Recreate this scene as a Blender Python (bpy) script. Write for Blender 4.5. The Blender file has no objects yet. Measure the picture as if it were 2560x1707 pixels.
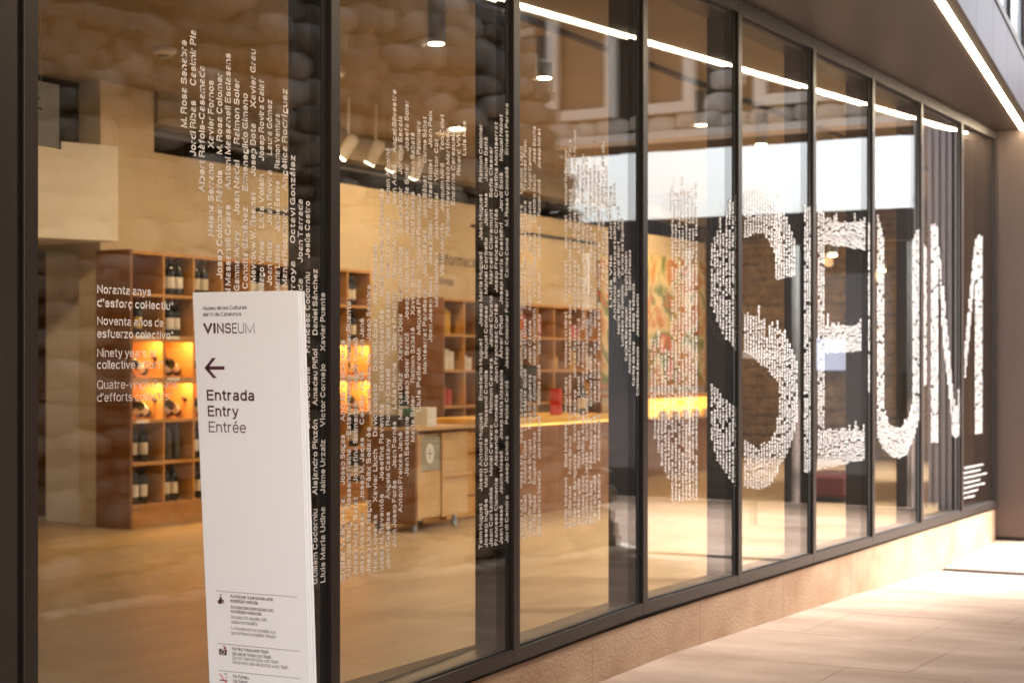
import bpy, bmesh, math, random
from mathutils import Vector, Matrix
random.seed(7)
R = math.radians
C = bpy.context.scene.collection
SC = bpy.context.scene

# ------------------------------------------------------------------ camera
TH = R(29.0); F = 4257.0; SN, CS = math.sin(TH), math.cos(TH)
CX, HZ = 3.6, 1.55                       # distance of the camera from the glass, eye height
cam_d = bpy.data.cameras.new('camera'); cam = bpy.data.objects.new('camera', cam_d); C.objects.link(cam)
cam.location = (CX, 0, HZ); cam.rotation_euler = (R(90), 0, TH)
cam_d.sensor_width = 36; cam_d.lens = F/2560*36
cam_d.shift_y = (918-853.5)/2560
cam_d.clip_end = 500
cam_d.dof.use_dof = True; cam_d.dof.focus_distance = 5.6; cam_d.dof.aperture_fstop = 4.2
SC.camera = cam

# ------------------------------------------------------------------ sky, sun, exposure
w = bpy.data.worlds.new('World'); SC.world = w; w.use_nodes = True
nt = w.node_tree; nt.nodes.clear()
sky = nt.nodes.new('ShaderNodeTexSky'); sky.sky_type = 'NISHITA'; sky.sun_disc = False
sky.sun_elevation = R(50); sky.sun_rotation = R(68); sky.air_density = 1.0; sky.dust_density = 3.0
hs = nt.nodes.new('ShaderNodeHueSaturation'); hs.inputs['Saturation'].default_value = 0.35
bg = nt.nodes.new('ShaderNodeBackground'); bg.inputs['Strength'].default_value = 0.15
wo = nt.nodes.new('ShaderNodeOutputWorld')
nt.links.new(sky.outputs[0], hs.inputs['Color']); nt.links.new(hs.outputs[0], bg.inputs[0]); nt.links.new(bg.outputs[0], wo.inputs[0])
sun_d = bpy.data.lights.new('sun', 'SUN'); sun_d.energy = 3.9; sun_d.angle = R(34); sun_d.color = (1, .96, .93)
sun = bpy.data.objects.new('sun', sun_d); C.objects.link(sun)
el, az = R(50), R(68)
sd = Vector((math.sin(az)*math.cos(el), math.cos(az)*math.cos(el), math.sin(el)))   # towards the sun
sun.rotation_euler = sd.to_track_quat('Z', 'Y').to_euler()
SC.view_settings.view_transform = 'Standard'; SC.view_settings.look = 'None'
SC.view_settings.exposure = 2.28; SC.view_settings.gamma = 1
SC.view_settings.use_curve_mapping = False
SC.render.engine = 'CYCLES'
cy = SC.cycles
cy.use_denoising = True; cy.denoising_prefilter = 'ACCURATE'; cy.denoising_input_passes = 'RGB_ALBEDO_NORMAL'; cy.max_bounces = 10; cy.transparent_max_bounces = 24; cy.glossy_bounces = 5
cy.sample_clamp_indirect = 6; cy.caustics_reflective = False; cy.caustics_refractive = False

# ------------------------------------------------------------------ helpers
def onx(px, py, X):                       # point of the photograph on the plane x = X
    u = px-1280; t = (CX-X)/(F*SN-u*CS); return t*(F*CS+u*SN), HZ+t*(918-py)
def ony(px, py, Y):
    u = px-1280; t = Y/(F*CS+u*SN); return CX-t*(F*SN-u*CS), HZ+t*(918-py)

def mat(name, col, rough=.6, metal=0, spec=.5, noise=None, bump=None, rand=0):
    """noise = (scale vector, amount, colour2[, detail]); bump = (scale, strength); rand = tone variation per object"""
    m = bpy.data.materials.new(name); m.use_nodes = True
    n = m.node_tree.nodes; l = m.node_tree.links; b = n['Principled BSDF']
    b.inputs['Base Color'].default_value = (*col, 1); b.inputs['Roughness'].default_value = rough
    b.inputs['Metallic'].default_value = metal; b.inputs['Specular IOR Level'].default_value = spec
    tc = n.new('ShaderNodeTexCoord'); out = None
    if noise:
        mp = n.new('ShaderNodeMapping'); mp.inputs['Scale'].default_value = noise[0]
        l.new(tc.outputs['Object'], mp.inputs[0])
        if rand > .03:
            oi = n.new('ShaderNodeObjectInfo'); vm = n.new('ShaderNodeVectorMath'); vm.operation = 'SCALE'
            vm.inputs[0].default_value = (37, 53, 71); l.new(oi.outputs['Random'], vm.inputs['Scale']); l.new(vm.outputs[0], mp.inputs['Location'])
        nz = n.new('ShaderNodeTexNoise'); nz.inputs['Scale'].default_value = 1; nz.inputs['Detail'].default_value = noise[3] if len(noise) > 3 else 5
        nz.inputs['Roughness'].default_value = .6
        l.new(mp.outputs[0], nz.inputs['Vector'])
        cr = n.new('ShaderNodeValToRGB'); cr.color_ramp.elements[0].position = .5-.25*1/max(noise[1], .3)*.6; cr.color_ramp.elements[1].position = .5+.25/max(noise[1], .3)*.6
        cr.color_ramp.elements[0].color = (*col, 1); cr.color_ramp.elements[1].color = (*noise[2], 1)
        l.new(nz.outputs['Fac'], cr.inputs[0]); out = cr.outputs[0]
    if rand:
        oi = n.new('ShaderNodeObjectInfo'); mr = n.new('ShaderNodeMapRange')
        mr.inputs['To Min'].default_value = 1-rand; mr.inputs['To Max'].default_value = 1+rand
        l.new(oi.outputs['Random'], mr.inputs['Value'])
        h = n.new('ShaderNodeHueSaturation'); l.new(mr.outputs[0], h.inputs['Value'])
        if out: l.new(out, h.inputs['Color'])
        else: h.inputs['Color'].default_value = (*col, 1)
        out = h.outputs[0]
    if out: l.new(out, b.inputs['Base Color'])
    if bump:
        nb = n.new('ShaderNodeTexNoise'); nb.inputs['Scale'].default_value = bump[0]; nb.inputs['Detail'].default_value = 6
        l.new(tc.outputs['Object'], nb.inputs['Vector'])
        bp = n.new('ShaderNodeBump'); bp.inputs['Strength'].default_value = bump[1]; bp.inputs['Distance'].default_value = .01
        l.new(nb.outputs['Fac'], bp.inputs['Height']); l.new(bp.outputs[0], b.inputs['Normal'])
    return m
def emat(name, col, s):
    m = bpy.data.materials.new(name); m.use_nodes = True; b = m.node_tree.nodes['Principled BSDF']
    b.inputs['Base Color'].default_value = (*col, 1)
    b.inputs['Emission Color'].default_value = (*col, 1); b.inputs['Emission Strength'].default_value = s
    return m
def glass_mat(name, f0, tint):
    """architectural glazing: Schlick reflection over clear transmission"""
    m = bpy.data.materials.new(name); m.use_nodes = True; n = m.node_tree.nodes; l = m.node_tree.links; n.clear()
    g = n.new('ShaderNodeNewGeometry'); d = n.new('ShaderNodeVectorMath'); d.operation = 'DOT_PRODUCT'
    l.new(g.outputs['Incoming'], d.inputs[0]); l.new(g.outputs['Normal'], d.inputs[1])
    def mth(op, a, b=None):
        k = n.new('ShaderNodeMath'); k.operation = op
        for i, v in enumerate((a, b)):
            if v is None: continue
            if isinstance(v, (int, float)): k.inputs[i].default_value = v
            else: l.new(v, k.inputs[i])
        return k.outputs[0]
    c = mth('ABSOLUTE', d.outputs['Value']); q = mth('POWER', mth('SUBTRACT', 1.0, c), 5.0)
    fr = mth('ADD', mth('MULTIPLY', q, 1-f0), f0)
    tr = n.new('ShaderNodeBsdfTransparent'); tr.inputs[0].default_value = (*tint, 1)
    gl = n.new('ShaderNodeBsdfGlossy'); gl.inputs['Roughness'].default_value = 0.0
    nz = n.new('ShaderNodeTexNoise'); nz.inputs['Scale'].default_value = 1.1; nz.inputs['Detail'].default_value = 1
    tc = n.new('ShaderNodeTexCoord'); l.new(tc.outputs['Object'], nz.inputs['Vector'])
    bp = n.new('ShaderNodeBump'); bp.inputs['Strength'].default_value = .03; bp.inputs['Distance'].default_value = .004
    l.new(nz.outputs['Fac'], bp.inputs['Height']); l.new(bp.outputs[0], gl.inputs['Normal'])
    mx = n.new('ShaderNodeMixShader'); l.new(fr, mx.inputs[0]); l.new(tr.outputs[0], mx.inputs[1]); l.new(gl.outputs[0], mx.inputs[2])
    o = n.new('ShaderNodeOutputMaterial'); l.new(mx.outputs[0], o.inputs[0]); return m

class MB:
    def __init__(s): s.v = []; s.f = []
    def box(s, x0, y0, z0, x1, y1, z1):
        k = len(s.v)
        s.v += [(x0,y0,z0),(x1,y0,z0),(x1,y1,z0),(x0,y1,z0),(x0,y0,z1),(x1,y0,z1),(x1,y1,z1),(x0,y1,z1)]
        s.f += [tuple(k+i for i in q) for q in ((0,3,2,1),(4,5,6,7),(0,1,5,4),(1,2,6,5),(2,3,7,6),(3,0,4,7))]; return s
    def hexa(s, b, t):                       # two rings of four points
        k = len(s.v); s.v += list(b)+list(t)
        s.f += [tuple(k+i for i in q) for q in ((0,3,2,1),(4,5,6,7),(0,1,5,4),(1,2,6,5),(2,3,7,6),(3,0,4,7))]; return s
    def prism(s, poly, z0, z1):              # ccw polygon in xy
        k = len(s.v); n = len(poly)
        s.v += [(x,y,z0) for x,y in poly]+[(x,y,z1) for x,y in poly]
        s.f += [tuple(range(k+n-1, k-1, -1)), tuple(range(k+n, k+2*n))]
        s.f += [(k+i, k+(i+1)%n, k+n+(i+1)%n, k+n+i) for i in range(n)]; return s
    def quad(s, *p):
        k = len(s.v); s.v += list(p); s.f.append(tuple(range(k, k+len(p)))); return s
    def lathe(s, prof, n=14, c=(0,0,0)):     # profile of (r, z)
        k = len(s.v)
        for r, z in prof:
            for i in range(n):
                a = 2*math.pi*i/n; s.v.append((c[0]+r*math.cos(a), c[1]+r*math.sin(a), c[2]+z))
        for j in range(len(prof)-1):
            for i in range(n):
                s.f.append((k+j*n+i, k+j*n+(i+1)%n, k+(j+1)*n+(i+1)%n, k+(j+1)*n+i))
        s.f.append(tuple(k+i for i in reversed(range(n)))); s.f.append(tuple(k+(len(prof)-1)*n+i for i in range(n))); return s
    def tube(s, pts, r, n=8):
        pts = [Vector(p) for p in pts]; k = len(s.v)
        for j, p in enumerate(pts):
            d = (pts[min(j+1, len(pts)-1)]-pts[max(j-1, 0)]).normalized()
            a = d.orthogonal().normalized() if abs(d.z) > .9 else d.cross(Vector((0,0,1))).normalized(); b = d.cross(a)
            for i in range(n):
                q = p+(a*math.cos(2*math.pi*i/n)+b*math.sin(2*math.pi*i/n))*r; s.v.append(tuple(q))
        for j in range(len(pts)-1):
            for i in range(n): s.f.append((k+j*n+i, k+j*n+(i+1)%n, k+(j+1)*n+(i+1)%n, k+(j+1)*n+i))
        s.f.append(tuple(k+i for i in range(n))); s.f.append(tuple(k+(len(pts)-1)*n+i for i in reversed(range(n)))); return s
    def build(s, name, m, parent=None, smooth=False, bevel=0):
        me = bpy.data.meshes.new(name); me.from_pydata([tuple(v) for v in s.v], [], s.f); me.update()
        me.materials.append(m)
        if bevel:
            bm = bmesh.new(); bm.from_mesh(me)
            bmesh.ops.bevel(bm, geom=list(bm.edges), offset=bevel, segments=1, affect='EDGES'); bm.to_mesh(me); bm.free()
        o = bpy.data.objects.new(name, me); C.objects.link(o)
        if smooth:
            for p in me.polygons: p.use_smooth = True
            try: me.set_sharp_from_angle(angle=R(40))
            except Exception: pass
        if parent: o.parent = parent
        return o
def box(name, m, b, parent=None, bevel=0): return MB().box(*b).build(name, m, parent, bevel=bevel)
def tag(o, label=None, cat=None, group=None, kind=None):
    for k, v in (('label', label), ('category', cat), ('group', group), ('kind', kind)):
        if v: o[k] = v
    return o
def thing(name, label, cat, loc=(0,0,0), group=None, rz=0):
    o = bpy.data.objects.new(name, None); C.objects.link(o); o.location = loc; o.rotation_euler = (0,0,rz); o.empty_display_size = .1
    return tag(o, label, cat, group)
def struct(o): return tag(o, kind='structure')
def inst(src, name, parent=None, loc=None, rot=None):
    o = src.copy(); o.name = name; C.objects.link(o); o.parent = parent
    if loc is not None: o.location = loc
    if rot is not None: o.rotation_euler = rot
    return o
LK = .13                                  # interior lamps against daylight
def lamp(kind, name, loc, power, col, parent=None, size=.1, target=None, angle=120, blend=.8):
    d = bpy.data.lights.new(name, kind); d.energy = power*LK; d.color = col
    if kind == 'AREA': d.shape = 'DISK'; d.size = size
    if kind == 'SPOT': d.spot_size = R(angle); d.spot_blend = blend; d.shadow_soft_size = size
    if kind == 'POINT': d.shadow_soft_size = size
    o = bpy.data.objects.new(name, d); C.objects.link(o); o.location = loc
    if target is not None: o.rotation_euler = (Vector(target)-Vector(loc)).to_track_quat('-Z', 'Y').to_euler()
    if parent: o.parent = parent
    return o

# --- lettering: a monoline grotesque drawn as strokes (cap height 1)
XH = .73
def ARC(cx, cy, rx, ry, a0, a1, n=4):
    k = max(2, int(round(abs(a1-a0)/90*n)))
    out = []
    for i in range(k+1):
        t = R(a0+(a1-a0)*i/k); c, s = math.cos(t), math.sin(t)
        q = .86; out.append((cx+rx*math.copysign(abs(c)**q, c), cy+ry*math.copysign(abs(s)**q, s)))
    return out
def _glyphs(n):
    X = XH; A = lambda *a: ARC(*a, n); h = X/2
    arch = lambda x0, x1: A((x0+x1)/2, X-.30, (x1-x0)/2, .30, 180, 0)+[(x1, 0)]
    bowl = A(.5,h,.5,h,0,360)
    dot = [(0,.98),(0,1.02)]
    G = {
    'A':(.80,[[(0,0),(.5,1),(1,0)],[(.19,.33),(.81,.33)]]), 'B':(.70,[[(0,0),(0,1),(.55,1)]+A(.6,.76,.33,.24,90,-90)+[(0,.52)],[(.6,.52)]+A(.62,.26,.38,.26,90,-90)+[(0,0)]]),
    'C':(.78,[A(.5,.5,.5,.5,42,318)]), 'D':(.74,[[(0,0),(0,1),(.4,1)]+A(.45,.5,.55,.5,90,-90)+[(0,0)]]),
    'E':(.62,[[(1,1),(0,1),(0,0),(1,0)],[(0,.52),(.9,.52)]]), 'F':(.58,[[(1,1),(0,1),(0,0)],[(0,.50),(.88,.50)]]),
    'G':(.80,[A(.5,.5,.5,.5,48,330)+[(.97,.46),(.55,.46)],[(1,.46),(1,0)]]), 'H':(.72,[[(0,0),(0,1)],[(1,0),(1,1)],[(0,.52),(1,.52)]]),
    'I':(.0,[[(0,0),(0,1)]]), 'J':(.50,[[(1,1),(1,.32)]+A(.5,.32,.5,.32,0,-170)]), 'K':(.72,[[(0,0),(0,1)],[(.95,1),(.05,.40)],[(.36,.6),(1,0)]]),
    'L':(.55,[[(0,1),(0,0),(1,0)]]), 'M':(.88,[[(0,0),(0,1),(.5,.05),(1,1),(1,0)]]), 'N':(.74,[[(0,0),(0,1),(1,0),(1,1)]]),
    'O':(.82,[A(.5,.5,.5,.5,0,360)]), 'P':(.66,[[(0,0),(0,1),(.55,1)]+A(.6,.73,.40,.27,90,-90)+[(0,.46)]]), 'Q':(.82,[A(.5,.5,.5,.5,0,360),[(.6,.25),(1,-.03)]]),
    'R':(.70,[[(0,0),(0,1),(.55,1)]+A(.6,.74,.38,.26,90,-90)+[(0,.48)],[(.6,.47),(.95,.30),(1,0)]]), 'S':(.70,[A(.5,.76,.46,.24,20,270)+A(.5,.26,.5,.26,90,-160)]),
    'T':(.70,[[(0,1),(1,1)],[(.5,1),(.5,0)]]), 'U':(.72,[[(0,1),(0,.36)]+A(.5,.36,.5,.36,180,360)+[(1,1)]]), 'V':(.78,[[(0,1),(.5,0),(1,1)]]),
    'W':(1.08,[[(0,1),(.25,0),(.5,.95),(.75,0),(1,1)]]), 'X':(.74,[[(0,0),(1,1)],[(0,1),(1,0)]]), 'Y':(.74,[[(0,1),(.5,.42),(1,1)],[(.5,.42),(.5,0)]]), 'Z':(.68,[[(0,1),(1,1),(0,0),(1,0)]]),
    'a':(.54,[A(.50,X-.18,.42,.18,140,0)+[(.92,.0)],[(.92,.40),(.42,.375)]+A(.38,.188,.38,.188,100,270)+A(.45,.22,.47,.22,270,350)]),
    'b':(.56,[[(0,0),(0,1)],bowl]), 'c':(.54,[A(.5,h,.5,h,42,318)]), 'd':(.56,[[(1,0),(1,1)],bowl]), 'e':(.56,[[(0,h+.01),(1,h+.01)]+A(.5,h,.5,h,4,318)]),
    'f':(.30,[[(.45,0),(.45,.78)]+A(1,.78,.55,.22,180,90),[(0,X),(1,X)]]), 'g':(.56,[bowl,[(1,X),(1,-.05)]+A(.5,-.05,.5,.2,0,-160)]),
    'h':(.52,[[(0,0),(0,1)],arch(0,1)]), 'i':(.0,[[(0,0),(0,X)],dot]), 'j':(.14,[[(1,X),(1,-.08)]+A(.2,-.08,.8,.17,0,-90),[(1,.98),(1,1.02)]]), 'k':(.52,[[(0,0),(0,1)],[(.92,X),(.05,.28)],[(.36,.44),(1,0)]]),
    'l':(.0,[[(0,0),(0,1)]]), 'm':(.90,[[(0,0),(0,X)],arch(0,.5),arch(.5,1)]), 'n':(.52,[[(0,0),(0,X)],arch(0,1)]), 'o':(.58,[bowl]),
    'p':(.56,[[(0,-.26),(0,X)],bowl]), 'q':(.56,[[(1,-.26),(1,X)],bowl]), 'r':(.30,[[(0,0),(0,X)],A(.95,X-.30,.95,.30,180,92)]),
    's':(.50,[A(.5,X*.76,.44,X*.24,20,270)+A(.5,X*.26,.5,X*.26,90,-160)]), 't':(.30,[[(.42,.94),(.42,.2)]+A(1,.2,.58,.2,180,270),[(0,X),(1,X)]]),
    'u':(.52,[[(1,X),(1,0)],[(0,X),(0,.30)]+A(.5,.30,.5,.30,180,360)]), 'v':(.56,[[(0,X),(.5,0),(1,X)]]), 'w':(.82,[[(0,X),(.25,0),(.5,X-.05),(.75,0),(1,X)]]),
    'x':(.54,[[(0,0),(1,X)],[(0,X),(1,0)]]), 'y':(.56,[[(0,X),(.52,0)],[(1,X),(.42,-.20),(.1,-.26)]]), 'z':(.50,[[(0,X),(1,X),(0,0),(1,0)]]),
    '.':(.0,[[(0,0),(0,.04)]]), '-':(.28,[[(0,.36),(1,.36)]]), '’':(.06,[[(1,1.02),(1,.92),(0,.78)]]), '·':(.0,[[(0,.40),(0,.45)]]),
    '*':(.26,[[(.5,1.02),(.5,.72)],[(0,.95),(1,.79)],[(1,.95),(0,.79)]]), '|':(.0,[[(0,0),(0,1)]]),
    }
    acc = {'´':[(.42,.93),(.68,1.10)], '`':[(.58,.93),(.32,1.10)], '¨':None, '~':[(.15,.96),(.35,1.06),(.62,.97),(.85,1.07)], ',':[(.52,-.02),(.6,-.14),(.38,-.22)]}
    def put(ch, base, a, up=0):
        w, ps = G[base]; ps = [p for p in ps if p is not dot] if base == 'i' else ps
        if base == 'i': w, ps = .12, [[(.5,y) for _, y in ps[0]]]
        if a == '¨': ex = [[(.22,.98+up),(.22,1.02+up)],[(.78,.98+up),(.78,1.02+up)]]
        else: ex = [[(x,y+up) for x, y in acc[a]]]
        if base == 'i' and a != '¨': ex = [[(.5+(x-.5)*2.2, y) for x, y in ex[0]]]
        G[ch] = (w, ps+ex)
    for ch, b, a in (('à','a','`'),('á','a','´'),('è','e','`'),('é','e','´'),('í','i','´'),('ï','i','¨'),('ó','o','´'),('ò','o','`'),('ú','u','´'),('ü','u','¨'),('ñ','n','~'),('ç','c',',')): put(ch, b, a)
    for ch, b, a in (('À','A','`'),('Á','A','´'),('È','E','`'),('Ú','U','´')): put(ch, b, a, .22)
    return G
_gs = {}
def _stroke(P, wt, V, Fc):
    closed = len(P) > 3 and abs(P[0][0]-P[-1][0]) < 1e-6 and abs(P[0][1]-P[-1][1]) < 1e-6
    Q = [Vector(P[0])]
    for p in P[1:]:
        if (Vector(p)-Q[-1]).length > 1e-4: Q.append(Vector(p))
    if closed and (Q[-1]-Q[0]).length < 1e-3: Q.pop()
    n = len(Q); k = len(V)
    for i in range(n):
        a = Q[i]-Q[i-1] if (i or closed) else Q[1]-Q[0]; b = Q[(i+1) % n]-Q[i] if (i < n-1 or closed) else Q[-1]-Q[-2]
        a = a.normalized(); b = b.normalized(); na = Vector((-a.y, a.x)); nb = Vector((-b.y, b.x)); m = na+nb
        m = na if m.length < .35 else m.normalized(); L = wt/2/max(m.dot(na), .5)
        e = Vector((0,0))
        if not closed and i == 0: e = -b*wt/2*.9
        if not closed and i == n-1: e = a*wt/2*.9
        V.append(tuple(Q[i]+m*L+e)); V.append(tuple(Q[i]-m*L+e))
    for i in range(n if closed else n-1):
        j = (i+1) % n; Fc.append((k+2*i, k+2*i+1, k+2*j+1, k+2*j))
def text_geo(body, wt, res):
    key = (body, wt, res)
    if key in _gs: return _gs[key]
    if ('G', res) not in _gs: _gs[('G', res)] = _glyphs(res)
    G = _gs[('G', res)]; V, Fc = [], []; x = 0; gap = .13
    for ch in body:
        if ch == ' ': x += .30; continue
        W, ps = G.get(ch, G['o'])
        for p in ps:
            # the two ends of a stroke sit inside the glyph box
            _stroke([(x+wt/2+px_*W, wt/2+py_*(1-wt)) for px_, py_ in p], wt, V, Fc)
        x += W+wt+gap
    _gs[key] = (V, Fc, 0, x-gap); return _gs[key]
def put_text(mb, body, fn, width, cap, wt=.17, res=3):
    """fn maps (along, up) metres to a 3d point; width in metres of the whole string"""
    vs, fs, x0, x1 = text_geo(body, wt, res); k = len(mb.v); sx = width/(x1-x0)
    mb.v += [fn((x-x0)*sx, y*cap) for x, y in vs]; mb.f += [tuple(k+i for i in f) for f in fs]

# ------------------------------------------------------------------ materials
M = dict(
 frame   = mat('bronze_aluminium', (.028,.020,.016), .40, .2, .5, ((3,3,3), .6, (.035,.026,.021))),
 gasket  = mat('black_gasket', (.006,.006,.006), .7),
 vinyl   = mat('white_vinyl', (.80,.775,.76), .6),
 soffit  = mat('soffit_metal', (.060,.044,.032), .5, .1, .4, ((.6,.6,.6), .6, (.068,.051,.038))),
 fascia  = mat('fascia_metal', (.034,.031,.040), .45, .3, .5, ((.8,.8,.8), .7, (.041,.038,.048)), rand=.04),
 endwall = mat('end_wall_metal', (.115,.088,.078), .45, .3, .5, ((.9,.9,.5), .7, (.13,.10,.09))),
 rib     = mat('ribbed_metal', (.62,.59,.60), .5, .2, .5),
 plinth  = mat('sandstone_plinth', (.27,.155,.088), .8, 0, .3, ((3.6,2.2,3.2), .65, (.42,.29,.19), 8), (60, .7), .02),
 paving  = mat('sandstone_paving', (.255,.172,.122), .72, 0, .35, ((.8,2.0,2), .9, (.43,.325,.255), 8), (30, .2), .02),
 joint   = mat('paving_joint', (.27,.19,.14), .9),
 stone   = mat('rubble_stone', (.27,.225,.18), .9, 0, .2, ((11,11,11), .5, (.84,.77,.68), 8), (16, 1.0), .45),
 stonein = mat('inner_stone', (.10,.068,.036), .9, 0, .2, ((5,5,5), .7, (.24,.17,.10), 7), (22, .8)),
 stonel  = mat('pale_rubble_stone', (.38,.32,.26), .9, 0, .2, ((6,6,6), .7, (.66,.60,.52), 7), (22, .8)),
 mortar  = mat('mortar', (.075,.058,.042), .95, 0, .2, ((9,9,9), .7, (.10,.08,.06)), (40, .8)),
 trim    = mat('window_stone_trim', (.70,.64,.56), .8, 0, .3, ((4,4,4), .6, (.76,.70,.62))),
 shutter = mat('brown_shutter', (.20,.12,.07), .7),
 dgrey   = mat('dark_grey_door', (.06,.058,.058), .45, .2),
 drain   = mat('dark_steel_grate', (.012,.013,.015), .6, .2),
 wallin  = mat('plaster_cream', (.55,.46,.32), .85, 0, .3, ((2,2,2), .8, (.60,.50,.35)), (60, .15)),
 white   = mat('white_plaster', (.76,.73,.66), .8, 0, .3, ((2,2,2), .8, (.78,.74,.68))),
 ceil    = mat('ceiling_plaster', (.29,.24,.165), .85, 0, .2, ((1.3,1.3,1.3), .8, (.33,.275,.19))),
 dark    = mat('dark_recess', (.02,.018,.017), .9),
 floor   = mat('oak_toned_floor', (.31,.215,.12), .34, 0, .5, ((7,1.0,1.2), .6, (.46,.325,.18), 7), (18, .04)),
 wood    = mat('warm_oak_veneer', (.48,.235,.06), .45, 0, .4, ((12,12,1.6), .8, (.55,.285,.08), 6)),
 woodd   = mat('brown_oak_panel', (.19,.08,.028), .45, 0, .4, ((14,14,1.3), .8, (.25,.11,.04), 6)),
 woodl   = mat('light_birch_panel', (.52,.32,.13), .5, 0, .4, ((10,10,1.5), .8, (.58,.37,.17), 6)),
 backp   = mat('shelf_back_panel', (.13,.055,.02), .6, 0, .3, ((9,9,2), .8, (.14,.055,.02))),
 bottle  = mat('dark_bottle_glass', (.010,.013,.009), .12, 0, .6),
 clear   = mat('clear_bottle_glass', (.10,.10,.085), .10, 0, .7),
 foil    = mat('bottle_foil', (.10,.03,.02), .4, .3),
 paper   = mat('cream_label_paper', (.74,.66,.50), .8),
 paperw  = mat('white_label_paper', (.82,.79,.72), .8),
 papery  = mat('yellow_label_paper', (.72,.50,.10), .8),
 signw   = mat('white_powder_coat', (.86,.855,.85), .45, 0, .4, ((1.5,1.5,1.5), .6, (.82,.81,.80))),
 aub     = mat('aubergine_print', (.085,.022,.035), .6),
 grey_t  = mat('dark_grey_print', (.07,.06,.06), .6),
 rule    = mat('thin_rule_print', (.36,.29,.29), .6),
 red     = mat('red_print', (.65,.03,.03), .6),
 steel   = mat('satin_grey_metal', (.32,.33,.33), .4, .4),
 greyp   = mat('grey_green_panel', (.34,.32,.24), .7),
 green   = mat('green_card', (.07,.24,.14), .7),
 black   = mat('black_card', (.02,.02,.02), .6),
 redf    = mat('dark_red_fabric', (.13,.025,.028), .8),
 gold    = mat('golden_lacquer', (.75,.42,.06), .5),
 glassr  = glass_mat('clear_glazing', .10, (.965,.965,.955)),
 acryl   = mat('frosted_acrylic', (.34,.31,.26), .4),
 led     = emat('led_strip_light', (1,.80,.54), 16),
 leds    = emat('shelf_led_light', (1,.64,.22), 40),
 lens    = emat('lamp_lens_light', (1,.80,.48), 6),
 screen  = emat('screen_picture', (.30,.38,.60), .3),
 curtain = mat('pale_blind', (.50,.52,.56), .7),
 winglass= mat('upper_window_glass', (.16,.18,.20), .08, 0, .8),
)

# ------------------------------------------------------------------ the ground
def gz(y):
    P = [(-40,.05),(7.5,.042),(8.3,.053),(11.3,0),(12.74,-.045),(13.5,-.062),(15.5,.018),(19,.0),(80,.0)]
    for (a,za),(b,zb) in zip(P, P[1:]):
        if y <= b: return za+(zb-za)*(y-a)/(b-a)
    return 0
ys = [-40,-6,0,4,7.5,8.3,11.3,12.74,13.5,15.5,19,80]
g = MB()
for a, b in zip(ys, ys[1:]): g.quad((-.25,a,gz(a)-.012),(60,a,gz(a)-.012),(60,b,gz(b)-.012),(-.25,b,gz(b)-.012))
pav = struct(g.build('pavement', M['joint']))
struct(box('drain_bed', M['gasket'], (0.008,13.43,-.2,7.2,13.61,-.068)))
YS = [-1.2+1.05*i for i in range(14)]+[13.42]
YS = sorted(set([round(y, 3) for y in YS if y < 13.0]+[13.42]))
rows = list(zip(YS, YS[1:]))+[(13.62,14.6),(14.6,15.6),(15.6,16.7),(16.7,17.8),(17.8,18.5)]
for ri, (a, b) in enumerate(rows):
    off = (.31, 0)[ri % 2]; x = .006-off if ri % 2 == 0 else .006
    while x < 7.2:
        x0 = max(x, .006); x1 = x+.62
        if x1-x0 > .05:
            e = .0016
            zt = [gz(a+e)+random.uniform(-.0012,.0012), gz(b-e)+random.uniform(-.0012,.0012)]
            MB().hexa([(x0+e,a+e,zt[0]-.03),(x1-e,a+e,zt[0]-.03),(x1-e,b-e,zt[1]-.03),(x0+e,b-e,zt[1]-.03)],
                      [(x0+e,a+e,zt[0]),(x1-e,a+e,zt[0]),(x1-e,b-e,zt[1]),(x0+e,b-e,zt[1])]).build('paving_slab', M['paving'], pav)
        x = x1
dr = thing('drain_channel', 'dark slotted steel drain channel crossing the paving before the end wall', 'drain', (0,13.52,0))
box('channel_frame', M['drain'], (.01,-.098,-.085,7.2,-.080,-.062), dr); box('channel_frame', M['drain'], (.01,.080,-.085,7.2,.098,-.062), dr)
gr = MB()
for i in range(140): gr.box(.03+i*.05, -.079, -.085, .050+i*.05, .079, -.066)
tag(gr.build('grate_bar', M['drain'], dr), kind='stuff')

# ------------------------------------------------------------------ glazed facade
Y0 = [3.58, 5.101, 6.473, 7.82, 9.123, 10.416, 11.676, 12.92, 14.14, 15.335]; CW = .056
def sz(y):
    P = [(0,.12),(5.1,.222),(6.15,.258),(6.5,.266),(7.85,.306),(30,.300)]
    for (a,za),(b,zb) in zip(P, P[1:]):
        if y <= b: return za+(zb-za)*(y-a)/(b-a)
ZH = 3.575; ZS = 3.655
fac = thing('glazed_facade', 'long row of tall glass panes in dark bronze frames covered in white lettering', 'glass facade', (0,0,0))
EDG = [2.2]+Y0
for i, y in enumerate(Y0):
    zb = sz(y)
    mu = MB(); mu.box(0, y, zb, .0217, y+CW, ZS-.004); mb_ = mu.build('mullion', M['frame'], fac, bevel=.0015)
    box('mullion_fin', M['frame'], (-.175, y+.004, zb, -.0005, y+CW-.004, ZS-.004), fac)
    box('gasket', M['gasket'], (-.03, y-.036, zb+.05, .0028, y-.0005, ZH), fac)
panes = []
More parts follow.
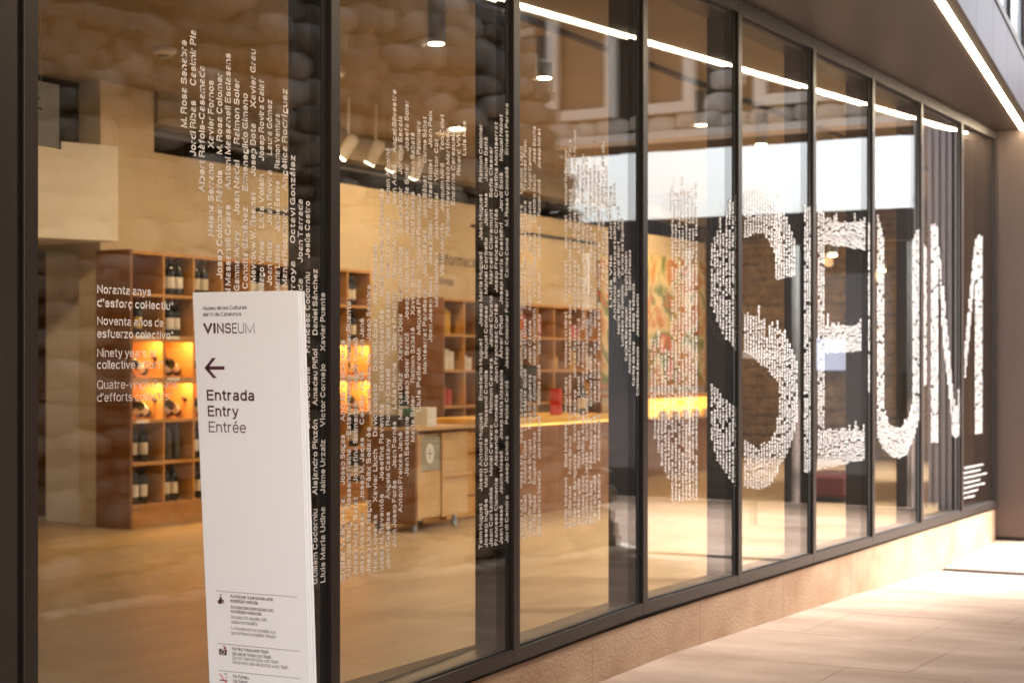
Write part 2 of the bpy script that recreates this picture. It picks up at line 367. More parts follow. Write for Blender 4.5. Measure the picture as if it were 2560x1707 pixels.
for i in range(len(Y0)):
    a = (Y0[i-1]+CW if i else 2.2); b = Y0[i]
    za, zb = sz(a), sz(b)
    e = .0012
    def beam(name, x0, x1, l0, l1, m, lv=0):
        o = MB().hexa([(x0,a+e,za+l0),(x1,a+e,za+l0),(x1,b-e,zb+l0),(x0,b-e,zb+l0)], [(x0,a+e,za+l1),(x1,a+e,za+l1),(x1,b-e,zb+l1),(x0,b-e,zb+l1)]).build(name, m, fac); return o
    beam('sill_frame', -.03, .0205, 0, .058, M['frame']); beam('inner_sill', -.175, -.0305, -.02, .050, M['frame'])
    beam('gasket', -.02, .004, .0585, .066, M['gasket'])
    box('header_frame', M['frame'], (-.03, a+e, ZH, .0205, b-e, ZS-.004), fac)
    box('inner_header', M['frame'], (-.175, a+e, ZH-.02, -.0305, b-e, ZS-.004), fac)
    gp = MB().hexa([(-.022,a+e,za+.06),(0,a+e,za+.06),(0,b-e,zb+.06),(-.022,b-e,zb+.06)],
                   [(-.022,a+e,ZH),(0,a+e,ZH),(0,b-e,ZH),(-.022,b-e,ZH)]).build('glass_pane', M['glassr'], fac)
    panes.append((a, b, gp))
# dark door stile beyond the first mullion
box('door_stile', M['frame'], (-.05, 3.44, .2, .045, 3.53, ZH), fac)

# names running up the glass, column by column: (pixel column, lowest, highest, words)
COLS = [
(459,319,101,"M. Rosa Senabre"),(482,391,76,"Jordi Ribas   Casimir Pla"),(504,480,165,"Albert Ràfols-Casamada"),
(526.5,590,202,"Helena Serrano   Xavier Fornos"),(548,697,183,"Josep Colomer Ràfols   M. Rosa Colomer"),
(569,800,134,"Antoni Massanell Casas   Antoni Massanell Esclasans"),(591,727,198,"Gemma Muray   Joan Nadal   Raimon Soler"),
(612,722,234,"Conxita Giménez   Ermenegildo Gimeno"),(632,706,124,"Mevrouw W. Reemst   Josep Bota   Xavier Grau"),
(653,760,201,"Santiago Vives   Lluís Voisin   Josep Rovira Calaf"),(673,714,250,"Joan Rota   Joan Rovira   Laura Gómez"),
(692.5,800,285,"Josep Maria Llaine   Jaume Esteve   Ramon Ventura"),(711,900,223,"Josep Rius   Manel Rocamora   Angèlica Rodríguez"),
(731,900,389,"Miquel Villarroya   Octavi González"),(750,1250,498,"Mar Tomàs   Carles Rebajas   Pilar Tarrada   Joan Tarrada"),
(768,1461,503,"Jaume Tomàs   Magdalena Clerch   Daniel Codina   Francesc Codorniu   Jesús Castro"),
(787,1459,673,"Guillem Codorniu   Alejandro Pinzón   Amadeu Piñol   Daniel Sánchez"),
(805,1455,732,"Lluis Maria Udina   Jaime Urzaiz   Víctor Cornejo   Xavier Puente"),
(856,1447,850,"Eulàlia Valldosera   Josep Sogas   Andrés Valldeperas"),(871,1443,753,"Alfonso Reig   Rossend Reina   Esteve Rexach   Xabier Puente"),
(888,1440,844,"Josep Maria Salat   Josefina Salmerón   Magda Cassó"),(904,1436,796,"Josep Insenser   Josep M. Jacas   Cecilia Jané   Joan Jané"),
(921,1432,713,"Josep Lluís Seguí   Fèlix Sellarès   Jaume Sellarès   Josep Senabre"),(937,1428,610,"Neus Lloveras   Xavier Lluch   David Lobato   Daniel López   Josep Recasens"),
(953,1425,472,"Josep M. Raventós   Josefina Raventós   Cristòfol Raventós   Maria Assumpció Raventós"),
(969,1420,370,"Joan Casellas   Àngela Castany   Roman Castell   Àngels Castells   Martí Castells   Ramon Albornà"),
(985,1368,225,"Joan Josep Forés   Joan Fornés   Lluís Forns   Dolors Fortuny   Ricard Fortuny   Joan Adell   Àngel Silvestre"),
(1000,1280,289,"Antoni Freixas Jané   Marçal Diaz   Xavier Dols   Carme Domingo   Erica Dotor   Jordina Escala"),
(1016,1189,251,"Joan Esclasans   Josep Soler Sardà   Josep Anton Soler   Josep Maria Soler   Josefa Soler"),
(1031,1104,332,"Maria Soler   Raimon Sabaté   Xavier Sabaté   Antoni Sabaté   Joan Sabaté"),
(1046,1028,303,"Lluís Pallerola   Miquel Pallés   Antonio Palomeque   Ramon Palomera"),(1061,934,292,"Montserrat Parellada   Jordi Sàbat   Joan Sàbat   Carme Sàbat"),
(1075,855,277,"Joan Josep Bolet   Josep Bolet   Rafael Bolet   Joan Peix"),(1090,767,348,"Manel Monfort   Joan Montal   Víctor Cot"),
(1104.5,690,287,"Victor Martín   Joaquim Miró   Ton Colet"),(1118.5,590,323,"Ramon Hevaristo Martínez"),(1132,513,327,"Encarna Cerezuela"),
(1146,439,313,"Ricard Viñas"),(1160,389,303,"Luís Mas"),
(1201,1371,311,"Telm Huguet   Josep Antoni Huguet   Emeterio Huguet   Josep Maria Huguet   Joan Huguet   Raimon Colomer"),
(1214,1367,343,"Josep Inglés   Martí Compte   Rossend Condis   Miquel Conesa   Manel Corbella   Joan Mas   Jaume Baltà"),
(1226.5,1365,367,"Joan Cortadella   Manel Cervera   Raimon Cervera   Jaume Ciurana   Marcel·lí Claramunt   Sofia Clascar"),
(1239.5,1362,306,"Francesc Clemente   Alexandre Comellas   Joan Francesc Cortés   Josep Francesc Cortés   Cristina Montserrat"),
(1252,1359,287,"Joan Massó   Jaume Massó   Josep Mata Massana   Àlvar Piñol   Josep Maria Castellví   Jordi Solà   Miquel Nebot"),
(1265,1356,259,"Jordi Cendra   Josep Cendra   Pablo Cerdá   Josep Colomer Ferrer   Carme Coma   M. Rosa Comellà   Ernest Parera"),
(1302,1347,366,"Àfrica Lara   Rosa Lara   Vicenta Layunta   Joaquim Lecha   Edmond Lelièvre   Eddy Lelièvre   Claudia Llach"),
(1311.5,1344,350,"Helena Güell   Antoni Güell   Lluís Maria Güell   Martí Güell   Raimundo Güell   Oriol Guevara   Francesc Palau"),
(1323.6,1342,369,"Josep Brugal   Lluís Brugal   Felip Brugueras   Joan Caellas   Melcior Calaf   Albert Calzada   Àngel Camino"),
(1335,1340,316,"Jan Artigas   Eugeni Atienza   Gener Aymamí   Isidre Aymerich   Vicente Baceiredo   Casimiro Bach   José Bachs"),
(1347,1338,322,"Montserrat Iniesta   Joan Insensé   Montse Jané   Maria Jorba   Lluís Jou   José Jové   Ramon Jové   Josep Miret"),
(1413.6,1322,375,"Xavier Mirabent   Eloi Miralles   Magí Miret   Montserrat Miret   Xavier Miret   Joan Miret   Manuel Guilamany"),
(1424,1320,349,"Jordi Girona   Anna Girona   Francesc Molas   Lluís Mestre Sala   Francesc Mestre   Joan Mestre   Josep Torre"),
(1436,1317,326,"Albert de Sangenís   Xavier Esteve   Marcel Esteve   Jordi Estévez   M. Àngels Estrem   Joan Ramon"),
(1446,1314,414,"José Gargallo   Rosa Gasol   Ramon Gatell   Romul Gavarró   Emili Giralt   Lluís Giralt   Pere Grau"),
(1456.6,1312,385,"Francesc Abad   Matilde Abella   Carmina Admella   Gabriel Aixelà   Josep Alegret   Andreu Alfaro"),
(1466,1310,389,"Ramon-Lluís Lletjós   Carme Llopart   Assumpta Llopart   Josep Llorens   Joan Llorens   Sergio E."),
(1476.5,1307,421,"Ramon López   Fèlix Senabre   Gabriel Senabre   Ramon Senabre   Biel Senabre   Josep Senent"),
(1486,1305,414,"Ferran Julià   Montse Julià   Josep Maria Just   Josep Just   Montse Juvé   J. G. Kooijman"),
(1496.7,1302,427,"Josep Sendra   Anton Sendra   Manel Simó   Esteve Sitjà   Jaume Sivill   Miguel Soberano"),
(1507,701,347,"Fèlix Bages   Antoni Badia"),(1516,733,414,"Frederic Badell   Joan Balcells"),(1526,768,466,"Lluís Vila   Manel Olga"),
(1536,800,456,"Antònia Santacatalina   Enric"),(1545.6,835,511,"Maria Borràs   Jordi Bort   Anna A."),(1555,865,544,"Lucrezia de Domizio   Carlos de Eguilior"),
(1564.5,902,629,"Carles Berenguer   Sergio Roldán"),(1573.6,934,625,"Antoni Freixas Massana   Dani Freixas"),(1582.8,964,709,"Carlos de Moy   Mireia Taboada"),
(1592,989,735,"Cristina Escoda   Josep Escofet")]
NAMES = [n for c in COLS for n in c[3].split('   ') if len(n) > 7]
# the farther letters: pixel outline (column x -> list of (bottom, top) runs), ragged upper ends
def lerp(P, x):
    if x <= P[0][0]: return P[0][1]
    for (a,va),(b,vb) in zip(P, P[1:]):
        if x <= b: return va+(vb-va)*(x-a)/(b-a)
    return P[-1][1]
RUNS = [ # x0, x1, bottom profile, top profile, raggedness
 (1622,1674, [(1622,1024),(1634,1094),(1657,1180),(1674,1205)], [(1622,836),(1650,850),(1674,880)], 25),
 (1674,1743, [(1674,1256),(1743,1250)], [(1674,470),(1743,475)], 34),
 (1774,1802, [(1774,760),(1802,833)], [(1774,620),(1785,590),(1802,545)], 16),
 (1802,1842, [(1802,833),(1838,880)], [(1802,540),(1838,487)], 22),
 (1774,1802, [(1774,1094),(1790,1150),(1802,1170)], [(1774,950),(1802,985)], 18),
 (1802,1842, [(1802,1170),(1838,1216)], [(1802,990),(1838,1012)], 18),
 (1857,1950, [(1857,600),(1885,585),(1910,588),(1930,625),(1950,665)], [(1857,478),(1900,475),(1950,512)], 18),
 (1935,1987, [(1935,702),(1987,690)], [(1935,505),(1960,530),(1987,598)], 14),
 (1857,1945, [(1857,880),(1890,905),(1920,928),(1945,962)], [(1857,775),(1890,785),(1945,818)], 26),
 (1945,1993, [(1945,1168),(1965,1140),(1985,1080),(1993,1040)], [(1945,815),(1970,848),(1985,885),(1993,915)], 14),
 (1857,1945, [(1857,1218),(1895,1226),(1925,1214),(1945,1180)], [(1857,1092),(1895,1118),(1925,1095),(1945,1058)], 20),
 (2008,2031, [(2008,1183),(2031,1178)], [(2008,515),(2031,512)], 16),
 (2042,2060, [(2042,1173),(2060,1170)], [(2042,520),(2060,530)], 14),
 (2060,2162, [(2060,611),(2162,627)], [(2060,540),(2100,552),(2162,548)], 18),
 (2060,2152, [(2060,884),(2152,880)], [(2060,808),(2152,808)], 20),
 (2060,2160, [(2060,1172),(2160,1149)], [(2060,1072),(2160,1072)], 16),
 (2168,2179, [(2168,981),(2179,980)], [(2168,556),(2179,552)], 4),
 (2191,2209, [(2191,1090),(2209,1126)], [(2191,525),(2200,560),(2209,600)], 12),
 (2209,2280, [(2209,1128),(2225,1142),(2245,1147),(2265,1138),(2280,1105)], [(2209,1020),(2222,1062),(2250,1068),(2270,1040),(2280,1000)], 10),
 (2280,2301, [(2280,1105),(2301,1035)], [(2280,600),(2290,572),(2301,580)], 12),
 (2308,2315, [(2308,967),(2315,960)], [(2308,612),(2315,620)], 4),
 (2326,2344, [(2326,1108),(2344,1106)], [(2326,575),(2344,566)], 12),
 (2344,2374, [(2344,640),(2356,860),(2374,1010)], [(2344,600),(2358,720),(2374,900)], 6),
 (2374,2393, [(2374,1010),(2380,1094),(2393,1094)], [(2374,905),(2384,1000),(2393,976)], 6),
 (2393,2400, [(2393,1094),(2400,1090)], [(2393,976),(2400,965)], 3),
 (2410,2436, [(2410,960),(2420,870),(2436,690)], [(2410,868),(2424,720),(2436,600)], 6),
 (2436,2455, [(2436,1086),(2455,1084)], [(2436,600),(2446,585),(2455,592)], 8),
]
PITCH = .0448
def pane_of(y):
    for i, (a, b, _) in enumerate(panes):
        if a-.02 <= y <= b+.03: return i
    return None
for px, lo, hi, s in COLS:
    yc, z0 = onx(px, lo, 0); _, z1 = onx(px, hi, 0); i = pane_of(yc)
    if i is None: continue
    yc = max(panes[i][0]+.008, yc)
    L3 = z1-z0; tot_ = len(s); pos = 0
    for nm in s.split('   '):
        za_ = z0+L3*pos/tot_; cm = MB(); put_text(cm, nm, lambda a, u, yc=yc, z0=za_: (.0022 if yc < panes[i][1]-.05 else .0045, yc+.0135-u, z0+a), L3*len(nm)/tot_, .0305, .19, 3); cm.build('name_lettering', M['vinyl'], panes[i][2]); pos += len(nm)+3
ni = 0
for x0, x1, bot, top, rag in RUNS:
    ya, yb = onx(x0, 918, 0)[0], onx(x1, 918, 0)[0]
    n = max(1, round((yb-ya)/PITCH))
    for k in range(n):
        yc = ya+(k+.5)*(yb-ya)/n; px = 1280+F*(yc*SN-CX*CS)/(yc*CS+CX*SN)
        lo = lerp(bot, px); hi = lerp(top, px)-random.choice((0,0,.3,.5,1.0,1.6))*rag*random.random()+rag*.3
        zlo, zhi = onx(px, lo, 0)[1], onx(px, hi, 0)[1]; i = pane_of(yc)
        if i is None or zhi-zlo < .05: continue
        z = zlo+random.uniform(0,.01); cm = MB()
        while zhi-z > .08:
            s = NAMES[ni % len(NAMES)]; ni += 7
            L = len(s)*.0185
            if z+L > zhi-.10: L = zhi-z; s = s[:max(4, int(L/.0185))].strip()
            put_text(cm, s, lambda a, u, yc=yc, z=z: (.0045, yc+.0135-u, z+a), L, .0275, .17, 2)
            z += L+.026
        if cm.v: tag(cm.build('small_name_lettering', M['vinyl'], panes[i][2]), kind='stuff')
# the paragraph at the left of the first pane
def glass_line(mb, s, xl, xr, base, cap, off):
    y0, z0 = onx(xl, base, 0); y1, _ = onx(xr, base, 0)
    put_text(mb, s, lambda a, u: (.0024, y0+a, z0+u), y1-y0, cap, off, 4)
for s, xr, base, off in (("Noranta anys",376,733,.175),("d’esforç col·lectiu*",432,767,.175),("Noventa años de",407,812,.15),("esfuerzo colectivo*",432,844,.15),
    ("Ninety years of",389,892,.12),("collective effort*",406,922,.12),("Quatre-vingt-dix ans",441,972,.09),("d’efforts collectifs*",428,1004,.09)):
    mb = MB(); glass_line(mb, s, 241.5, xr, base, .026, off); mb.build('paragraph_line', M['vinyl'], panes[1][2])
for k, (s, w_) in enumerate((("* Aquesta obra aplega els noms de les persones",.72),("que han fet possible el museu del vi",.62),("durant noranta anys d’esforç col·lectiu",.86),("i de les entitats que hi han col·laborat",.60),
        ("amb donacions, treball i temps",.78),("per a la cultura del vi",.52),("de Catalunya",.40))):
    mb = MB(); put_text(mb, s, lambda a, u, k=k: (.0045, 14.28+a, .70-.042*k+u), w_*.92, .020, .12, 1); mb.build('footnote_line', M['vinyl'], panes[9][2])

# plinth of stone blocks under the glass
pl = thing('stone_plinth', 'low sandstone plinth running under the glass facade', 'plinth')
yy = [2.0+1.32*i for i in range(11)]; yy = [y for y in yy if y < 15.2]+[15.395]
for a, b in zip(yy, yy[1:]):
    MB().hexa([(-.2,a+.0012,gz(a)-.08),(.002,a+.0012,gz(a)-.08),(.002,b-.0012,gz(b)-.08),(-.2,b-.0012,gz(b)-.08)],
              [(-.2,a+.0012,sz(a)-.021),(.002,a+.0012,sz(a)-.021),(.002,b-.0012,sz(b)-.021),(-.2,b-.0012,sz(b)-.021)]).build('stone_block', M['plinth'], pl)
a = MB(); 
for y0_, y1_ in zip([2.0,5.1,6.5,7.85],[5.1,6.5,7.85,15.395]):
    a.hexa([(-.12,y0_,sz(y0_)-.0205),(-.006,y0_,sz(y0_)-.0205),(-.006,y1_,sz(y1_)-.0205),(-.12,y1_,sz(y1_)-.0205)],
           [(-.12,y0_,sz(y0_)-.001),(-.006,y0_,sz(y0_)-.001),(-.006,y1_,sz(y1_)-.001),(-.12,y1_,sz(y1_)-.001)])
a.build('shadow_gap', M['gasket'], pl)

# ------------------------------------------------------------------ building above and at the end
def lx(y, o=0): return .247+.135*(15.4-y)+o         # the slanting edge of the overhang
bld = thing('museum_building', 'bronze clad overhang and upper storey above the glass facade', 'building')
MB().prism([(-.3,-6),(lx(-6,-.03),-6),(lx(15.39,-.03),15.39),(-.3,15.39)], ZS, ZS+.3).build('soffit', M['soffit'], bld)
MB().prism([(lx(-6,.022),-6),(lx(-6,.085),-6),(lx(15.39,.085),15.39),(lx(15.39,.022),15.39)], ZS, ZS+.2).build('soffit_edge', M['soffit'], bld)
MB().prism([(lx(-6,-.03),-6),(lx(-6,.022),-6),(lx(15.39,.022),15.39),(lx(15.39,-.03),15.39)], ZS+.04, ZS+.05).build('light_slot', M['soffit'], bld)
fy = [-6+1.05*i for i in range(26)]
for a, b in zip(fy, fy[1:]):
    MB().prism([(lx(a+.004,.05),a+.004),(lx(a+.004,.09),a+.004),(lx(b-.004,.09),b-.004),(lx(b-.004,.05),b-.004)], ZS+.002, 4.09).build('fascia_panel', M['fascia'], bld)
MB().prism([(lx(-6,-1.5),-6),(lx(-6,.05),-6),(lx(21,.05),21),(lx(21,-1.5),21)], ZS+.3, 4.085).build('upper_floor_slab', M['dark'], bld)
MB().prism([(lx(-6,.02),-6),(lx(-6,.10),-6),(lx(21,.10),21),(lx(21,.02),21)], 4.095, 4.15).build('window_sill', M['frame'], bld)
y = -6
while y < 20:
    wf = MB().prism([(lx(y,.0),y),(lx(y,.06),y),(lx(y+.05,.06),y+.05),(lx(y+.05,.0),y+.05)], 4.152, 5.995).build('window_frame', M['frame'], bld)
    MB().prism([(lx(y+.052,.02),y+.052),(lx(y+.052,.03),y+.052),(lx(y+1.29,.03),y+1.29),(lx(y+1.29,.02),y+1.29)], 4.152, 5.995).build('pane', M['winglass'], wf)
    for k in range(5):
        yk = y+.1+k*.24
        MB().prism([(lx(yk,-.12),yk),(lx(yk,-.10),yk),(lx(yk+.16,-.06),yk+.16),(lx(yk+.16,-.08),yk+.16)], 4.2, 5.9).build('blind_slat', M['curtain'], wf)
    y += 1.3
MB().prism([(-8,-6),(lx(-6,.05),-6),(lx(21,.05),21),(-8,21)], 6.0, 6.4).build('upper_wall', M['fascia'], bld)
led = tag(MB().prism([(lx(-4,-.020),-4),(lx(-4,.014),-4),(lx(15.36,.014),15.36),(lx(15.36,-.020),15.36)], ZS-.006, ZS+.02).build('led_strip', M['led']),
          'continuous glowing warm light line along the outer edge of the soffit', 'light strip')
ew = thing('end_wall', 'smooth bronze metal wall closing the passage past the last pane', 'wall', (0,15.4,0))
MB().box(-.6, 0, gz(15.4)+.03, .33, 3.1, ZS+1.2).build('wall_panel', M['endwall'], ew)
MB().box(-.6, .004, -.1, .326, 3.1, gz(15.4)+.03).build('base_strip', M['gasket'], ew)
MB().box(.332, .9, gz(15.4)+.03, .345, 3.0, ZS+1.2).build('wall_panel', M['endwall'], ew)

# ribbed gate and far wall, seen as reflections
gt = thing('ribbed_gate', 'tall gate of vertical metal ribs with dark crossbars, mirrored in the second last pane', 'gate', (0,18.45,0))
for i in range(17): MB().box(.36+i*.074, -.03, 0, .40+i*.074, .0, 4.6).build('rib', M['rib'], gt)
for z in (2.75, 3.35): box('crossbar', M['dgrey'], (.34,.001,z,1.6,.03,z+.07), gt)
box('backing_sheet', M['dgrey'], (.34,.031,0,1.6,.06,4.6), gt)
fw = thing('far_wall', 'dark wall with grey doors across the plaza, mirrored below the bright sky band', 'wall', (0,18.5,0))
box('lintel', M['dgrey'], (1.62,-.06,2.95,9.6,.25,3.30), fw)
for i in range(6):
    x = 1.62+i*1.33
    dl = box('door_leaf', M['dgrey'], (x+.03,0,0.01,x+1.30,.05,2.94), fw, bevel=.004)
    MB().box(x+.08, -.035, .9, x+.11, -.001, 1.5).build('handle', M['gasket'], dl)
    if i % 2 == 0: box('glass_inset', M['winglass'], (x+.22,-.006,.35,x+1.12,-.0005,2.6), dl)
# bench rail and pale notices standing in front of it
for (x, y, lab) in ((2.35,15.6,'narrow white notice board on a post, mirrored right of the letter S'),(4.1,14.9,'wide white notice board on a post, mirrored above the stone counter')):
    nb = thing('notice_board', lab, 'notice board', (x,y,gz(y)))
    box('board', M['signw'], (-.22,0,1.62,.22,.025,1.70), nb); MB().tube([(0,.012,0),(0,.012,1.62)], .02).build('post', M['dgrey'], nb)

# rubble stone wall opposite, leaning back at its far end
def wx(y):
    P = [(-9,7.2),(0,5.35),(8,3.70),(11.4,2.99),(12.4,2.86),(13.5,2.84)]
    for (a,xa),(b,xb) in zip(P, P[1:]):
        if y <= b: return xa+(xb-xa)*(y-a)/(b-a)
    return 2.84
sw = thing('rubble_wall', 'old rubble stone wall facing the glass, mirrored across the left panes', 'stone wall')
def yend(z): return 13.5-.235*max(0, z)-.02*z*z
def wall_core():
    m = MB(); ysx = [1.2,8,11.4]; 
    up = MB()
    for a, b in zip(ysx, ysx[1:]):
        m.hexa([(wx(a)+.05,a,-.1),(wx(a)+3.2,a,-.1),(wx(b)+3.2,b,-.1),(wx(b)+.05,b,-.1)], [(wx(a)+.05,a,4.5),(wx(a)+3.2,a,4.5),(wx(b)+3.2,b,4.5),(wx(b)+.05,b,4.5)])
        b2 = min(b, 10.2)
        up.hexa([(wx(a)+.15,a,4.502),(wx(a)+3.1,a,4.502),(wx(b2)+3.1,b2,4.502),(wx(b2)+.15,b2,4.502)], [(wx(a)+.15,a,8.2),(wx(a)+3.1,a,8.2),(wx(b2)+3.1,b2,8.2),(wx(b2)+.15,b2,8.2)])
    up.build('upper_wall', M['plinth'], sw)  # unseen upper part, added to keep the sun off the facade
    e0, e1 = yend(0)-.05, yend(4.5)-.05
    m.hexa([(wx(11.4)+.05,11.4,-.1),(wx(11.4)+3.2,11.4,-.1),(6.1,e0,-.1),(2.89,e0,-.1)], [(wx(11.4)+.05,11.4,4.5),(wx(11.4)+3.2,11.4,4.5),(6.1,max(e1,11.5),4.5),(wx(11.45)+.05,max(e1,11.5),4.5)])
    return m.build('wall_core', M['mortar'], sw)
wall_core()
def rock(seed):
    rd = random.Random(seed); bm = bmesh.new(); bmesh.ops.create_icosphere(bm, subdivisions=2, radius=1)
    for v in bm.verts:
        c = v.co; k = max(abs(c.x), abs(c.y), abs(c.z)); q = c/k*.62+c*.38
        v.co = q*(1+rd.uniform(-.07,.07))
    me = bpy.data.meshes.new('stone'); bm.to_mesh(me); bm.free(); me.materials.append(M['stone'])
    for p in me.polygons: p.use_smooth = True
    return me
rocks = [rock(s) for s in range(7)]
stones = []
z = -.02
while z < 4.4:
    h = random.uniform(.09,.16); y = 4.6+random.uniform(0,.3)
    while y < yend(z)-.05:
        L = random.uniform(.12,.34); L = min(L, yend(z)-y)
        if L < .08: break
        hh = h*random.uniform(.75,1.5); stones.append((y+L/2, z+h/2+.05*math.sin(y*2.1+z*9)+random.uniform(-.03,.03), L*random.uniform(.85,1.1), hh)); y += L*.97
    z += h+.012
stones.sort(key=lambda s: -s[2]*s[3])
for i, (yc, zc, L, h) in enumerate(stones[:300]):
    o = bpy.data.objects.new('stone', rocks[i % 7]); C.objects.link(o); o.parent = sw
    o.location = (wx(yc)+.05+random.uniform(-.06,.03), yc, zc); o.scale = (.12, L/1.9, h/1.8); o.rotation_euler = (random.uniform(-.35,.35), random.uniform(-.2,.2), R(12))
m = MB()
def add_rock(m, k, loc, sc, rz=0):
    me = rocks[k]; b = len(m.v); c, s = math.cos(rz), math.sin(rz)
    for v in me.vertices:
        x, y_, z_ = v.co.x*sc[0], v.co.y*sc[1], v.co.z*sc[2]; m.v.append((loc[0]+x*c-y_*s, loc[1]+x*s+y_*c, loc[2]+z_))
    m.f += [tuple(b+i for i in p.vertices) for p in me.polygons]
for i, (yc, zc, L, h) in enumerate(stones[300:]): add_rock(m, i % 7, (wx(yc)+.05+random.uniform(-.06,.03), yc, zc), (.12, L/1.9, h/1.8), R(12))
z = -.02                                              # the end face of the wall
while z < 4.2:
    h = random.uniform(.16,.26); x = 2.95
    while x < 5.9:
        L = random.uniform(.2,.5); add_rock(m, random.randrange(7), (x+L/2, yend(z+h/2)-.07, z+h/2), (L/1.9,.1,h/1.85)); x += L+.015
    z += h+.012
tag(m.build('stone_infill', M['stone'], sw, smooth=True), kind='stuff')
# loose rubble along the foot of the wall
m = MB()
for i in range(520):
    y = random.uniform(4.5,13.6); r = random.uniform(.012,.05); x = wx(y)-.02-abs(random.gauss(0,.07))
    add_rock(m, random.randrange(7), (x, y, gz(y)+r*.5), (r*1.3,r*1.3,r*.8), random.random()*6)
tag(m.build('loose_rubble', M['trim'], None, smooth=True), 'loose stones lying along the foot of the rubble wall', 'rubble', kind='stuff')

# large building on the far side of the plaza, its underside open to the sky beyond
br = thing('stone_building', 'far stone building with pale framed windows, mirrored above the bright band', 'building', (0,24.0,0))
WX = [(3.95,5.36),(6.68,7.30),(8.0,8.85),(10.4,11.5)]
ZB = 5.17; ZW = (5.60,7.48)
core = MB(); xs = [2.3]+[v for p in WX for v in p]+[14.9]
for a, b in zip(xs[::2], xs[1::2]): core.box(a, .08, ZB, b, 2.3, 7.9)
for a, b in WX: core.box(a, .09, ZB+.01, b, 2.3, ZW[0]); core.box(a, .09, ZW[1], b, 2.3, 7.89)
core.build('wall', M['mortar'], br)
box('edge_band', M['trim'], (2.3,-.07,ZB-.12,14.9,.4,ZB-.005), br)
m = MB(); z = ZB
while z < 7.7:
    h = random.uniform(.18,.32); x = 2.32
    while x < 14.6:
        L = random.uniform(.25,.62)
        hit = any(x+L > a-.22 and x < b+.22 for a, b in WX) and z+h > ZW[0]-.15 and z < ZW[1]+.2
        if not hit: add_rock(m, random.randrange(7), (x+L/2, .10, z+h/2+random.uniform(-.03,.03)), (L/1.85,.13,h/1.8))
        x += L+.01
    z += h+.01
tag(m.build('stone', M['stonel'], br, smooth=True), kind='stuff')
for a, b in WX:
    wn = MB().box(a-.18,-.06,ZW[0]-.16,a,.4,ZW[1]+.18).box(b,-.06,ZW[0]-.16,b+.18,.4,ZW[1]+.18).box(a,-.06,ZW[1],b,.4,ZW[1]+.18).box(a,-.06,ZW[0]-.16,b,.4,ZW[0]).build('window_surround', M['trim'], br)
    box('shutter', M['shutter'], (a+.004,.16,ZW[0]+.004,b-.004,.20,ZW[1]-.004), wn)
for x in (2.65, 14.2): box('pier', M['trim'], (x-.34,.3,-.05,x+.34,1.1,ZB-.121), br)

# ------------------------------------------------------------------ totem sign in front of the glass
SY = 3.8
(x_tl, zt), (x_tr, _zr), (_xl, _zl), (_xr, _z2) = ony(481,731,SY), ony(745,727,SY), ony(523,1707,SY), ony(775,1707,SY)
sh_l = (_xl-x_tl)/(zt-_zl); sh_r = (_xr-x_tr)/(_zr-_z2)
H_ = zt-gz(SY)
tot = thing('totem_sign', 'white totem sign with aubergine entrance arrow standing before the glass', 'sign', (0,0,0))
def slab(x0, x1, y0, y1, name, m, top=zt):
    bl, brr = x0+sh_l*H_, x1+sh_r*H_
    return MB().hexa([(bl,y0,gz(SY)),(brr,y0,gz(SY)),(brr,y1,gz(SY)),(bl,y1,gz(SY))], [(x0,y0,top),(x1,y0,top-.003),(x1,y1,top-.003),(x0,y1,top)]).build(name, m, tot, bevel=.0012)
front = slab(x_tl, x_tr, SY, SY+.004, 'front_sheet', M['signw'])
slab(x_tl+.004, x_tr+.0045, SY+.007, SY+.0105, 'inner_sheet', M['signw'], zt-.001)
slab(x_tl+.006, x_tr+.010, SY+.014, SY+.018, 'back_sheet', M['signw'], zt-.001)
slab(x_tl+.008, x_tr-.004, SY+.0045, SY+.0068, 'spacer', M['steel'], zt-.006); slab(x_tl+.008, x_tr+.001, SY+.0108, SY+.0137, 'spacer', M['steel'], zt-.006)
PY = SY-.0009
def sgn(mb, s, xl, xr, base, cap_px, off, res=3):
    x0, z0 = ony(xl, base, SY); x1, _ = ony(xr, base, SY); cap = cap_px*SY/(F*CS+(xl-1280)*SN)
    put_text(mb, s, lambda a, u: (x0+a-.048*u, PY, z0+u), x1-x0, cap, off, 4)
mb = MB()
for a in (("Museu de les Cultures",507.6,617,775.4,9.8,.16),("del Vi de Catalunya",508,603,791,9.8,.16)): sgn(mb, *a)
mb.build('small_print', M['grey_t'], front)
mb = MB()
for s, a, b, o in (("V",509.5,532,.24),("I",534.5,540,.22),("N",543.5,560.5,.20),("S",563,578.5,.16),("E",581.5,593.5,.12),("U",596,611,.09),("M",614.5,637,.07)): sgn(mb, s, a, b, 833.5, 26, o)
mb.build('museum_name', M['aub'], front)
mb = MB()
for a in (("Entrada",518,637,1000.8,27,.175),("Entry",520.5,597,1040.5,27,.16),("Entrée",523,615.6,1080,27,.11)): sgn(mb, *a)
mb.build('entrance_lettering', M['aub'], front)
def sp(px, py): x, z = ony(px, py, SY); return (x, PY, z)
ar = MB(); ar.quad(*[sp(*p) for p in ((518,915.5),(561.8,915.5),(561.8,924),(518,924))])
ar.quad(*[sp(*p) for p in ((511.5,919.8),(531,894.7),(540,894.7),(521,919.8))]); ar.quad(*[sp(*p) for p in ((511.5,919.8),(521,919.8),(542.6,944.9),(533.2,944.9))])
ar.build('arrow', M['aub'], front)
for i, v in enumerate(ar.v): pass
rl = MB()
for p, q in (((540,1476),(743,1491.5)),((545,1607),(750,1627)),((547,1674.5),(751,1695))):
    a, b = sp(*p), sp(*q); rl.quad((a[0],PY,a[2]-.0008),(b[0],PY,b[2]-.0008),(b[0],PY,b[2]+.0008),(a[0],PY,a[2]+.0008))
